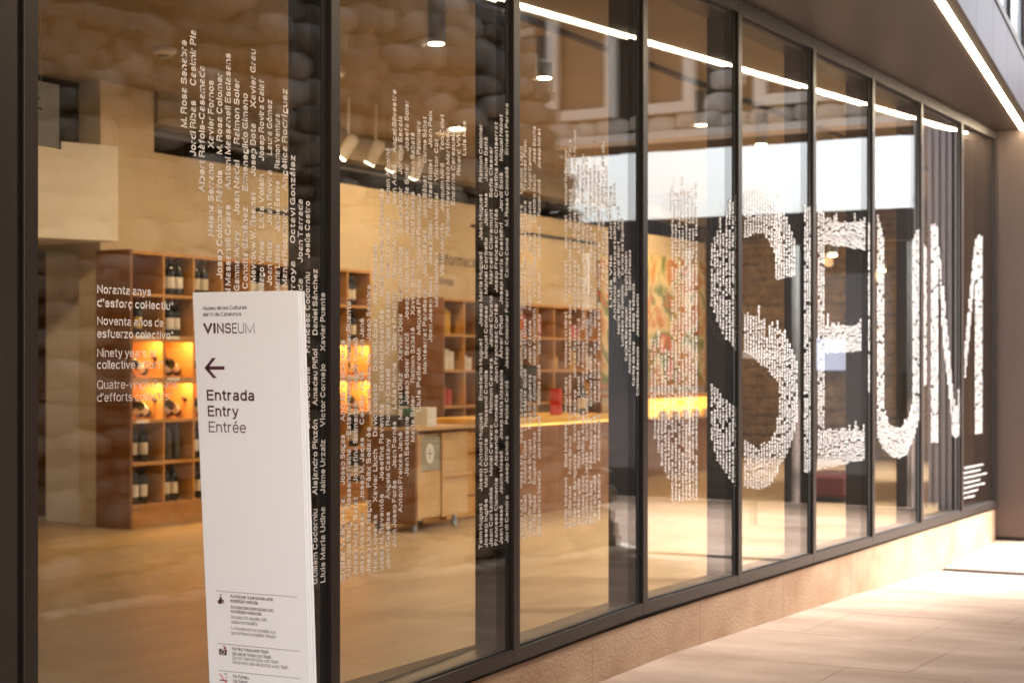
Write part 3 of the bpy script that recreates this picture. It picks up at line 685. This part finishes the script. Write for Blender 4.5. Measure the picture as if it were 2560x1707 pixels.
rl.build('rule_line', M['rule'], front)
mb = MB(); ml = MB()
for a in (("Accès per a persones amb",576,683,1493,9,.145),("mobilitat reduïda",576.5,645.5,1504.5,9,.145),("Acceso para personas con",577,683.6,1520,9,.145),("movilidad reducida",577.5,654,1531,9,.145),
          ("No feu fotos amb flash",581,672,1624,9,.145),("No sacar fotos con flash",581.5,678,1636,9,.145),("No fumeu",583,622,1693,9,.145),("No fumar",583.5,620,1704.5,9,.145)): sgn(mb, *a, 2)
for a in (("Access for people with",578,667.5,1545,9,.10),("reduced mobility",578.5,643.7,1557,9,.10),("Le musée est accessible aux",579,690,1573,9,.09),("personnes à mobilité réduite",579.5,690,1584.5,9,.09),
          ("Do not take photos with flash",582,697,1646.5,9,.10),("Ne prenez pas de photos avec flash",582.5,721,1657.5,9,.09)): sgn(ml, *a, 2)
tag(mb.build('notice_print', M['aub'], front), kind='stuff'); tag(ml.build('notice_print', M['aub'], front), kind='stuff')
def disc(m, cx, cy, r, n=18, r2=None):
    if r2 is None: m.quad(*[sp(cx+r*math.cos(2*math.pi*i/n), cy-r*math.sin(2*math.pi*i/n)) for i in range(n)])
    else:
        for i in range(n):
            a, b = 2*math.pi*i/n, 2*math.pi*(i+1)/n
            m.quad(sp(cx+r*math.cos(a), cy-r*math.sin(a)), sp(cx+r*math.cos(b), cy-r*math.sin(b)), sp(cx+r2*math.cos(b), cy-r2*math.sin(b)), sp(cx+r2*math.cos(a), cy-r2*math.sin(a)))
ic = MB(); disc(ic, 552.2, 1486.3, 2.0); disc(ic, 550.6, 1503, 6.0)
ic.quad(*[sp(*p) for p in ((550,1490.5),(554.5,1491),(555,1500),(549,1500))]); ic.quad(*[sp(*p) for p in ((554,1497.5),(559.6,1498),(559.6,1507.5),(557.6,1507.3),(557.4,1500.5),(554,1500.5))])
ic.build('wheelchair_symbol', M['aub'], front)
ic = MB(); ic.quad(*[sp(*p) for p in ((548,1621.5),(567.5,1623.5),(567,1636.5),(548.3,1635))]); ic.quad(*[sp(*p) for p in ((550,1619.5),(554,1620),(554,1622.5),(550,1622.2))])
ic.quad(*[sp(*p) for p in ((559,1620),(563,1613),(564,1617),(566,1617),(564,1622))])
cs_ = ic.build('camera_symbol', M['aub'], front)
PY -= .0004; ic = MB(); disc(ic, 557.6, 1629, 5.0, 20, 3.9); ic.build('lens_ring', M['signw'], cs_)
ic = MB(); ic.quad(*[sp(*p) for p in ((556.5,1611.5),(557.8,1610.8),(568,1624.5),(566.8,1625.3))]); ic.build('red_stroke', M['red'], cs_); PY += .0004
ic = MB(); ic.quad(*[sp(*p) for p in ((549.5,1697),(570,1699.5),(569.8,1702),(549.3,1699.5))])
pts = [(566,1696),(569,1690),(565.5,1686),(568,1682.5),(563,1682),(560,1686),(562.5,1690)]
for (a, b), (c, d) in zip(pts, pts[1:]+pts[:1]): ic.quad(sp(a-.4,b-.5), sp(c-.4,d-.5), sp(c+.4,d+.5), sp(a+.4,b+.5))
ns = ic.build('cigarette_symbol', M['aub'], front)
PY -= .0004; ic = MB(); ic.quad(*[sp(*p) for p in ((548.5,1682.3),(550.2,1681.2),(572,1712),(570.3,1713))]); ic.build('red_stroke', M['red'], ns); PY += .0004

# ------------------------------------------------------------------ the interior shell
FZ = .33
fl = struct(MB().box(-8, 1.0, .1, -.178, 24, FZ).build('floor', M['floor']))
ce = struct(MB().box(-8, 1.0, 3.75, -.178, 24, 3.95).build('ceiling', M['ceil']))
WBX = -5.52
bw = struct(MB().box(-5.72, 10.52, FZ, WBX, 24, 3.27).build('wall_back', M['wallin']))
struct(MB().box(-5.72, 9.90, FZ, WBX+.02, 10.515, 3.749).build('wall_pier', M['wallin']))
struct(MB().box(-6.9, 10.52, 3.2, -6.8, 24, 3.749).build('wall_recess', M['dark']))
struct(MB().box(-5.74, 10.52, 3.50, -5.46, 24, 3.749).build('wall_bulkhead', M['ceil']))
struct(MB().box(-8, .9, 0, -.03, 1.0, 3.95).build('wall_near', M['wallin']))
struct(MB().box(-8.1, 1, 0, -8.0, 24, 3.95).build('wall_side', M['wallin']))
struct(MB().box(-6.62, 8.0, FZ, -6.55, 10.4, 2.5).build('wall_alcove', M['woodd']))
endw = thing('inner_stone_wall', 'warm lit rubble stone wall at the far end of the shop', 'stone wall', (0,22,0))
box('wall_core', M['mortar'], (-8,0,FZ,-.2,.4,3.749), endw)
m = MB(); z = FZ
while z < 3.7:
    h = random.uniform(.07,.15); x = -5.6
    while x < -.4:
        L = random.uniform(.1,.32); add_rock(m, random.randrange(7), (x+L/2, random.uniform(0,.012), z+h/2+random.uniform(-.02,.02)), (L/1.8,.03,h/1.7)); x += L+.012
    z += h+.01
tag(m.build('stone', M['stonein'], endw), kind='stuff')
# white box over the alcove
wb = thing('hanging_bulkhead', 'white boxed bulkhead hanging over the alcove left of the wine shelf', 'bulkhead')
MB().prism([(-5.86,8.55),(-5.30,9.88),(-6.3,9.89),(-6.6,8.55)], 2.505, 3.23).build('casing', M['white'], wb, bevel=.004)
box('dark_soffit', M['dark'], (-6.6,8.6,3.234,-5.72,9.88,3.745), wb)
pp = tag(box('partition_panel', M['white'], (-6.22,10.06,FZ,-5.56,10.10,2.43)), 'tall pale partition panel left of the wine shelf', 'partition')
# slot diffusers in the wall
for (y0, y1, z, lab) in ((11.85,12.75,2.90,'short black air slot in the cream wall above the long wine shelf'),(15.55,18.6,3.03,'long black air slot in the cream wall above the bookcase')):
    tag(box('air_slot', M['dark'], (WBX-.01, y0, z, WBX+.006, y1, z+.035)), lab, 'air slot')
# wall lettering
wl = MB(); y0, z0 = onx(1098, 661, WBX)
put_text(wl, "Informació", lambda a, u: (WBX+.004, y0+a, z0+u), .78, .12, .13, 3); put_text(wl, "Botiga", lambda a, u: (WBX+.004, y0+a, z0-.2+u), .28, .07, .13, 3)
tag(wl.build('wall_lettering', M['grey_t']), 'dark lettering reading Informació on the cream wall', 'lettering')

# ------------------------------------------------------------------ bottles
def mesh_of(o): me = o.data; bpy.data.objects.remove(o); return me
B_PROF = [(.034,0),(.037,.004),(.037,.19),(.034,.212),(.017,.238),(.0145,.25),(.0145,.30),(.016,.302),(.016,.312)]
bot_me = mesh_of(MB().lathe(B_PROF, 14).build('bottle', M['bottle'], smooth=True))
botc_me = mesh_of(MB().lathe(B_PROF, 14).build('bottle', M['clear'], smooth=True))
lab_me = {k: mesh_of(MB().lathe([(.0376,.055),(.0378,.056),(.0378,.145),(.0376,.146)], 14).build('label', M[k], smooth=True)) for k in ('paper','paperw','papery')}
cap_me = mesh_of(MB().lathe([(.0152,.262),(.0165,.263),(.0168,.313),(.0150,.314)], 12).build('capsule', M['foil'], smooth=True))
CN = {'paper':'cream','paperw':'white','papery':'yellow'}
def bottle(loc, lab, kind='paper', me=bot_me, rot=(0,0,0), group=None, name='wine_bottle'):
    o = bpy.data.objects.new(name, me); C.objects.link(o); o.location = loc; o.rotation_euler = rot; tag(o, lab, 'bottle', group)
    if kind: l = bpy.data.objects.new('label', lab_me[kind]); C.objects.link(l); l.parent = o
    c = bpy.data.objects.new('capsule', cap_me); C.objects.link(c); c.parent = o
    return o

# ------------------------------------------------------------------ long wine shelf
SX = -5.15; SD = .34; SYS = [9.87+.357*i for i in range(10)]; SZ = [.33+.15+.322*i for i in range(7)]
sh = thing('wine_shelf', 'long orange oak wine shelf in square compartments, two rows lit', 'shelf', (0,0,0))
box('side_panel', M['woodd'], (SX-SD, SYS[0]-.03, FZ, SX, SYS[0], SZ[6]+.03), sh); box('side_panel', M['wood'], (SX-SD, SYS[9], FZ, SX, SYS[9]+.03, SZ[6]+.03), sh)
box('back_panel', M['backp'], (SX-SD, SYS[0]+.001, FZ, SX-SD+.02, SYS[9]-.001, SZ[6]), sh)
box('base_board', M['wood'], (SX-SD+.03, SYS[0]+.001, FZ, SX-.012, SYS[9]-.001, SZ[0]-.001), sh)
for j in range(7): box('shelf_board', M['wood'], (SX-SD+.021, SYS[0]+.001, SZ[j], SX, SYS[9]-.001, SZ[j]+.024), sh)
for i in range(1, 9):
    for j in range(6): box('divider', M['wood'], (SX-SD+.021, SYS[i]-.011, SZ[j]+.0245, SX-.001, SYS[i]+.011, SZ[j+1]-.0005), sh)
for j in (2, 3): box('glow_toned_back', M['wood'], (SX-SD+.0205, SYS[0]+.002, SZ[j]+.025, SX-SD+.024, SYS[9]-.002, SZ[j+1]-.001), sh)  # paler wood puts part of the strips' glow into the back colour
for j in (2, 3):
    for i in range(9): box('light_strip', M['leds'], (SX-.05, SYS[i]+.03, SZ[j+1]-.008, SX-.030, SYS[i+1]-.03, SZ[j+1]-.001), sh); box('lip', M['wood'], (SX-.022, SYS[i]+.0115, SZ[j+1]-.022, SX-.002, SYS[i+1]-.0115, SZ[j+1]-.0005), sh)
rown = ['bottom','fifth','fourth','third','second','top']; coln = ['first','second','third','fourth','fifth','sixth','seventh','eighth','last']
plan = {}
rr = random.Random(3)
for i in range(9):
    plan[(i,0)] = [('paperw',2),('paper',2),('paper',3)][i % 3]; plan[(i,1)] = [('paper',2),(None,3),('paperw',2)][i % 3]
    plan[(i,4)] = [('papery',1),('paperw',3),('paper',2)][i % 3]; plan[(i,5)] = [(None,0),('paperw',3),('paper',2)][i % 3]
    plan[(i,2)] = ('lie', 2); plan[(i,3)] = ('lie', 1 if i % 2 == 0 else 2)
stand_me = None
on = ['first','second','third']
for (i, j), (k, n) in plan.items():
    yc = (SYS[i]+SYS[i+1])/2; zb = SZ[j]+.0245
    for q in range(n):
        yq = yc+(q-(n-1)/2)*.098+rr.uniform(-.004,.004); wh = '' if n == 1 else f', {on[q]} from left'
        if k == 'lie':
            c = ['paper','paperw'][(i+q) % 2]
            st = thing('bottle_stand', f'small wooden bottle stand{wh}, {rown[j]} row, {coln[i]} column of the wine shelf', 'stand', (SX-.15, yq-.01, zb))
            box('foot', M['wood'], (-.05,-.045,0,.05,.045,.008), st); box('cradle', M['wood'], (-.008,-.01,.0085,.008,.012,.05), st)
            bottle((SX-.13, yq+.10-.02*q, zb+.046), f'{CN[c]} labelled bottle lying tilted{wh}, {rown[j]} row, {coln[i]} column of the wine shelf', c, rot=(R(68),0,R(12+8*q)))
        elif k: bottle((SX-.10+rr.uniform(-.02,.01), yq, zb), f'dark bottle with {CN[k]} label{wh}, {rown[j]} row, {coln[i]} column of the wine shelf', k)
        else: bottle((SX-.12, yq, zb), f'clear unlabelled bottle{wh}, {rown[j]} row, {coln[i]} column of the wine shelf', None, botc_me)
for i in range(9):
    for j in (2, 3, 4):
        if (i+j) % 3: tag(box('price_card', M['paperw'], (SX+.0005, SYS[i]+.04, SZ[j]+.001, SX+.003, SYS[i]+.18, SZ[j]+.0235)),
            f'small white price strip under the {rown[j]} row, {coln[i]} column of the wine shelf', 'price card')

# ------------------------------------------------------------------ bookcase further along
KX = -5.0; KY = [14.16+.385*i for i in range(10)]; KZ = [.33+.12+.35*i for i in range(6)]
bc = thing('bookcase', 'brown oak bookcase of square compartments beyond the information counter', 'bookcase')
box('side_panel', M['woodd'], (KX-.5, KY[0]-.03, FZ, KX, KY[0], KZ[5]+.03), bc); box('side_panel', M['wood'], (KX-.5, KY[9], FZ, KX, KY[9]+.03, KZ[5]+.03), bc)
box('back_panel', M['backp'], (KX-.5, KY[0]+.001, FZ, KX-.48, KY[9]-.001, KZ[5]), bc); box('base_board', M['wood'], (KX-.45, KY[0]+.001, FZ, KX-.012, KY[9]-.001, KZ[0]-.001), bc)
for j in range(6): box('shelf_board', M['wood'], (KX-.479, KY[0]+.001, KZ[j], KX, KY[9]-.001, KZ[j]+.024), bc)
for i in range(1, 9):
    for j in range(5): box('divider', M['wood'], (KX-.479, KY[i]-.011, KZ[j]+.0245, KX-.001, KY[i]+.011, KZ[j+1]-.0005), bc)
bookc = [('cream',mat('cream_cover',(.62,.50,.26),.7)),('red',mat('red_cover',(.45,.06,.03),.7)),('green',mat('green_cover',(.12,.22,.10),.7)),('white',mat('white_cover',(.70,.66,.56),.7)),('ochre',mat('ochre_cover',(.58,.33,.05),.7))]
kr = ['bottom','fourth','third','second','top']
for i in range(9):
    for j in range(5):
        if rr.random() < .15: continue
        y = KY[i]+.04; cn, cm = bookc[rr.randrange(5)]; hgt = rr.uniform(.16,.27); n = rr.choice((1,2,3))
        for q in range(n):
            wd = rr.uniform(.03,.09)
            b_ = box('book', cm, (KX-.26, y, KZ[j]+.0245, KX-.05, y+wd, KZ[j]+.0245+hgt-.02*q))
            tag(b_, f'{cn} {"thick" if wd > .06 else "slim"} book{"" if n == 1 else ", "+on[q]+" from left"}, {kr[j]} shelf, {coln[i]} column of the bookcase', 'book'); y += wd+.012

# ------------------------------------------------------------------ information counter on castors
tr = thing('counter_cabinet', 'birch cabinet on castors with a grey panel and white oval emblem', 'cabinet', (0,0,0))
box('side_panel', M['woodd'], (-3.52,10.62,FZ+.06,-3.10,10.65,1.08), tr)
box('carcass', M['woodl'], (-3.52,10.651,FZ+.09,-3.14,11.45,1.05), tr)
box('front_stile', M['woodl'], (-3.139,10.651,FZ+.09,-3.10,10.70,1.05), tr); box('front_stile', M['woodl'], (-3.139,11.0,FZ+.09,-3.10,11.04,1.05), tr)
dp = box('door_panel', M['greyp'], (-3.139,10.703,.78,-3.118,10.997,1.03), tr)
ov = MB(); n = 24
ov.v = [(-3.1165, 10.85+.058*math.cos(2*math.pi*i/n), .905+.075*math.sin(2*math.pi*i/n)) for i in range(n)]; ov.f = [tuple(range(n))]; ov.build('oval_emblem', M['paperw'], dp)
cm_ = MB()
for dy, dz in ((.03,.012),(-.03,.012),(0,.055),(0,-.04)): cm_.quad((-3.1155,10.85+dy-.006,.9+dz*.6-.004),(-3.1155,10.85+dy+.006,.9+dz*.6-.004),(-3.1155,10.85+dy*.6,.9+dz*.6+.02))
cm_.quad((-3.1155,10.847,.865),(-3.1155,10.853,.865),(-3.1155,10.853,.945),(-3.1155,10.847,.945)); cm_.quad((-3.1155,10.82,.902),(-3.1155,10.88,.902),(-3.1155,10.88,.908),(-3.1155,10.82,.908))
cm_.build('compass_mark', M['grey_t'], dp)
box('drawer_front', M['woodl'], (-3.139,10.703,FZ+.10,-3.112,10.997,.775), tr, bevel=.002)
box('shelf_board', M['woodl'], (-3.138,11.041,.72,-3.10,11.45,.745), tr); box('counter_top', M['woodl'], (-3.54,10.61,1.081,-3.08,11.47,1.105), tr, bevel=.002)
for (x, y) in ((-3.15,10.68),(-3.15,11.26),(-3.46,10.68),(-3.46,11.26)):
    ca = MB().box(x-.012,y-.02,FZ+.05,x+.012,y+.02,FZ+.089).build('castor', M['steel'], tr)
    t_ = MB().lathe([(.03,-.012),(.03,.012)], 14); t_.v = [(z_+x, a+y, b+FZ+.031) for a, b, z_ in t_.v]; t_.build('wheel', M['steel'], ca)
tag(box('display_box', M['black'], (-3.50,10.66,1.1055,-3.26,10.95,1.19)), 'black box lying on the birch cabinet top', 'box')
tag(box('green_box', M['green'], (-3.44,10.98,1.1055,-3.30,11.12,1.24)), 'small green box beside the black box on the birch cabinet', 'box')
tag(box('leaflet_stack', M['paperw'], (-3.24,10.82,1.1055,-3.12,10.95,1.25)), 'stack of cream leaflets standing on the birch cabinet', 'leaflets')
bo = bottle((-3.46,11.02,1.1055), 'tall dark bottle at the back of the birch cabinet top', 'paper')
# timber plank panel behind it
tp = thing('plank_screen', 'low screen of horizontal timber planks behind the birch cabinet', 'screen')
for k in range(4): box('plank', M['wood'], (-3.42,11.49,FZ+.02+k*.17,-3.36,12.0,FZ+.18+k*.17), tp)

# reception desk
rd = thing('reception_desk', 'dark oak reception desk with a glowing edge under its top', 'desk')
box('front_panel', M['woodd'], (-3.15,12.1,FZ,-3.10,14.15,1.085), rd); box('end_panel', M['woodd'], (-3.9,12.1,FZ,-3.151,12.14,1.085), rd); box('end_panel', M['woodd'], (-3.9,14.11,FZ,-3.151,14.15,1.085), rd)
box('desk_top', M['gold'], (-3.95,12.05,1.0855,-3.02,14.2,1.125), rd, bevel=.003)
box('light_edge', emat('desk_edge_light', (1,.55,.14), .5), (-3.095,12.12,1.065,-3.075,14.13,1.084), rd)
tag(box('red_folder', mat('red_card',(.62,.03,.02),.5), (-3.45,13.42,1.1255,-3.36,13.47,1.36)), 'bright red folder standing on the reception desk', 'folder')
bottle((-3.3,13.75,1.1255), 'cream labelled bottle standing on the reception desk by the red folder', 'paper')
mn = thing('desk_monitor', 'dark monitor standing on the reception desk', 'monitor', (-3.5,13.0,1.1255))
box('base', M['black'], (-.1,-.1,0,.1,.1,.012), mn); box('stem', M['black'], (-.015,-.015,.0125,.015,.015,.12), mn); box('display', M['black'], (-.02,-.24,.121,.015,.24,.44), mn)

# mural, lit display counter
mu = thing('mural_painting', 'bright warm painting of orange, green and cream shapes on the back wall', 'painting')
mm = bpy.data.materials.new('painted_canvas'); mm.use_nodes = True; n_, l_ = mm.node_tree.nodes, mm.node_tree.links
tc = n_.new('ShaderNodeTexCoord'); nz = n_.new('ShaderNodeTexNoise'); nz.inputs['Scale'].default_value = 1.5; nz.inputs['Detail'].default_value = 3; nz.inputs['Distortion'].default_value = 1.6
cr = n_.new('ShaderNodeValToRGB'); cr.color_ramp.interpolation = 'EASE'
for p, c in ((.3,(.62,.50,.28)),(.42,(.60,.25,.05)),(.5,(.75,.62,.34)),(.58,(.18,.24,.05)),(.68,(.70,.16,.04)),(.8,(.80,.70,.45))):
    e = cr.color_ramp.elements.new(p); e.color = (*c, 1)
l_.new(tc.outputs['Object'], nz.inputs['Vector']); l_.new(nz.outputs['Fac'], cr.inputs[0]); l_.new(cr.outputs[0], n_['Principled BSDF'].inputs['Base Color'])
box('canvas', mm, (WBX+.001,18.6,1.35,WBX+.04,21.9,3.0), mu); box('frame_rail', M['wood'], (WBX+.001,18.55,1.30,WBX+.05,21.9,1.349), mu)
dc = thing('display_counter', 'display counter with a glowing orange niche below the mural', 'counter')
box('body', M['woodd'], (-5.0,17.35,FZ,-4.3,19.3,.93), dc); box('lit_niche', emat('niche_light', (1,.50,.08), .55), (-4.295,17.4,.985,-4.27,19.25,1.20), dc)
box('niche_base', M['woodd'], (-5.0,17.35,.931,-4.12,19.3,.965), dc); box('top_board', M['wood'], (-5.0,17.35,1.21,-4.12,19.3,1.24), dc)
for i in range(6): tag(MB().lathe([(.05,0),(.06,.05),(.045,.09),(.02,.10)], 12, (-4.19,17.55+i*.31,.9655)).build('serving_bowl', M['paperw'], smooth=True),
    f'{coln[i]} small pale bowl from the left on the glowing display counter', 'bowl')
# screen and red bench
tv = thing('wall_screen', 'bluish lit screen on the far stone wall', 'screen', (-3.62,21.85,1.72)); box('bezel', M['black'], (-.36,0,-.24,.36,.04,.24), tv); box('display', M['screen'], (-.33,-.004,-.21,.33,-.0005,.21), tv)
rb = thing('red_bench', 'low dark red upholstered bench on the shop floor', 'bench', (-1.45,15.3,FZ)); box('cushion', M['redf'], (-.25,-.45,.05,.25,.45,.24), rb, bevel=.02); box('plinth', M['black'], (-.22,-.42,0,.22,.42,.0495), rb)

# ------------------------------------------------------------------ interior lamps
tk = tag(box('lighting_track', M['black'], (-1.52,8,3.715,-1.48,21,3.749)), 'black lighting track running along the shop ceiling near the glass', 'light track')
dk = [(8.308,3.40),(9.627,3.40),(10.95,3.40),(12.214,3.42),(13.513,3.42),(15.2,3.42),(17,3.42)]
ordn = ['nearest','second','third','fourth','fifth','sixth','farthest']
for k, (y, z) in enumerate(dk):
    d = thing('pendant_downlight', f'{ordn[k]} grey cylinder downlight hanging near the glass', 'downlight', (-1.5,y,z), 'cylinder downlights near the glass')
    MB().lathe([(.055,0),(.055,.26),(.02,.265)], 16).build('housing', M['steel'], d, smooth=True); MB().lathe([(.006,.2655),(.006,.33)], 8).build('stem', M['steel'], d)
    MB().lathe([(.046,-.006),(.046,-.001)], 16).build('lens', M['lens'], d)
    lamp('SPOT', 'bulb', (0,0,-.02), 85, (1,.70,.37), d, .05, (0,0,-1.2), 125, .9)
sp_ = [(-4.3,11.5,3.35),(-4.3,11.9,3.35),(-4.3,12.2,3.33),(-4.3,12.55,3.30)]
for k, (x, y, z) in enumerate(sp_):
    d = thing('track_spotlight', f'{ordn[k] if k else "leftmost"} pale adjustable spotlight above the wine shelf', 'spotlight', (x,y,z), 'spotlights above the wine shelf')
    h = MB().lathe([(.05,-.11),(.055,.07),(.03,.10)], 14).build('housing', M['white'], d, smooth=True); h.rotation_euler = (R(-20+12*k), R(28), 0)
    MB().tube([(0,0,.10),(-.02,.03,.22),(0,0,.40)], .012).build('arm', M['white'], d)
    l_o = MB().lathe([(.045,-.116),(.045,-.111)], 14).build('lens', M['lens'], h)
for k, (x, y) in enumerate(((-4.0,16.4),(-4.0,19.3),(-3.6,20.8),(-2.6,20.6),(-2.2,17.5))):
    d = thing('small_pendant', f'{ordn[k]} small glowing pendant over the far part of the shop', 'pendant', (x,y,2.75), 'small pendants in the far shop')
    MB().lathe([(.03,0),(.055,.02),(.05,.10),(.01,.13)], 12).build('shade', M['steel'], d, smooth=True); MB().lathe([(.004,.131),(.004,.99)], 6).build('cord', M['black'], d); MB().lathe([(.045,-.02),(.05,-.001)], 12).build('lens', M['lens'], d)
    lamp('POINT', 'bulb', (0,0,-.08), 16, (1,.62,.28), d, .05)
# ceiling washers over the shop
for k, (x, y, p) in enumerate(((-4.6,7.6,62),(-3.6,10.2,85),(-4.4,13.4,80),(-4.2,16.6,70),(-4.4,20.0,100),(-2.2,19.6,30))):
    d = thing('ceiling_downlight', f'{ordn[k]} round recessed downlight in the shop ceiling', 'downlight', (x,y,3.735), 'recessed ceiling downlights')
    MB().lathe([(.09,-.004),(.09,.0)], 18).build('trim_ring', M['white'], d); MB().lathe([(.07,-.010),(.07,-.0045)], 18).build('lens', M['lens'], d)
    lamp('AREA', 'bulb', (0,0,-.05), p, (1,.70,.37), d, .35)
dt = thing('smoke_detector', 'small round white detector on the shop ceiling', 'detector', (-4.2,*onx(412,120,-4.2)[:1],3.70)); MB().lathe([(.05,0),(.08,.02),(.08,.048)], 16).build('body', M['white'], dt, smooth=True); MB().lathe([(.045,-.012),(.05,-.001)], 14).build('grille', M['steel'], dt)
# hanging acrylic sign, left
hg = thing('hanging_sign', 'grey translucent sign hanging on wires inside the first pane', 'sign', (-2.0,5.4,2.55))
box('panel', M['acryl'], (0,-.1,0,.012,.41,.29), hg); box('edge_strip', M['black'], (-.004,.4105,-.002,.016,.418,.29), hg)
for y in (.02,.30): MB().tube([(.006,y,.29),(.006,y,1.2)], .0015, 5).build('wire', M['steel'], hg)
pt = MB()
for k in range(3): pt.box(.0125,.24,.16+k*.045,.0135,.30-.015*k,.172+k*.045)
pt.build('printed_bars', M['black'], hg)
# pipe in the dark recess
tag(MB().tube([(-5.9,10.85,3.30),(-5.9,10.85,3.45),(-5.9,10.95,3.50),(-5.9,16,3.50)], .025, 8).build('duct_pipe', M['steel']), 'pale pipe bending along the dark recess above the cream wall', 'pipe')
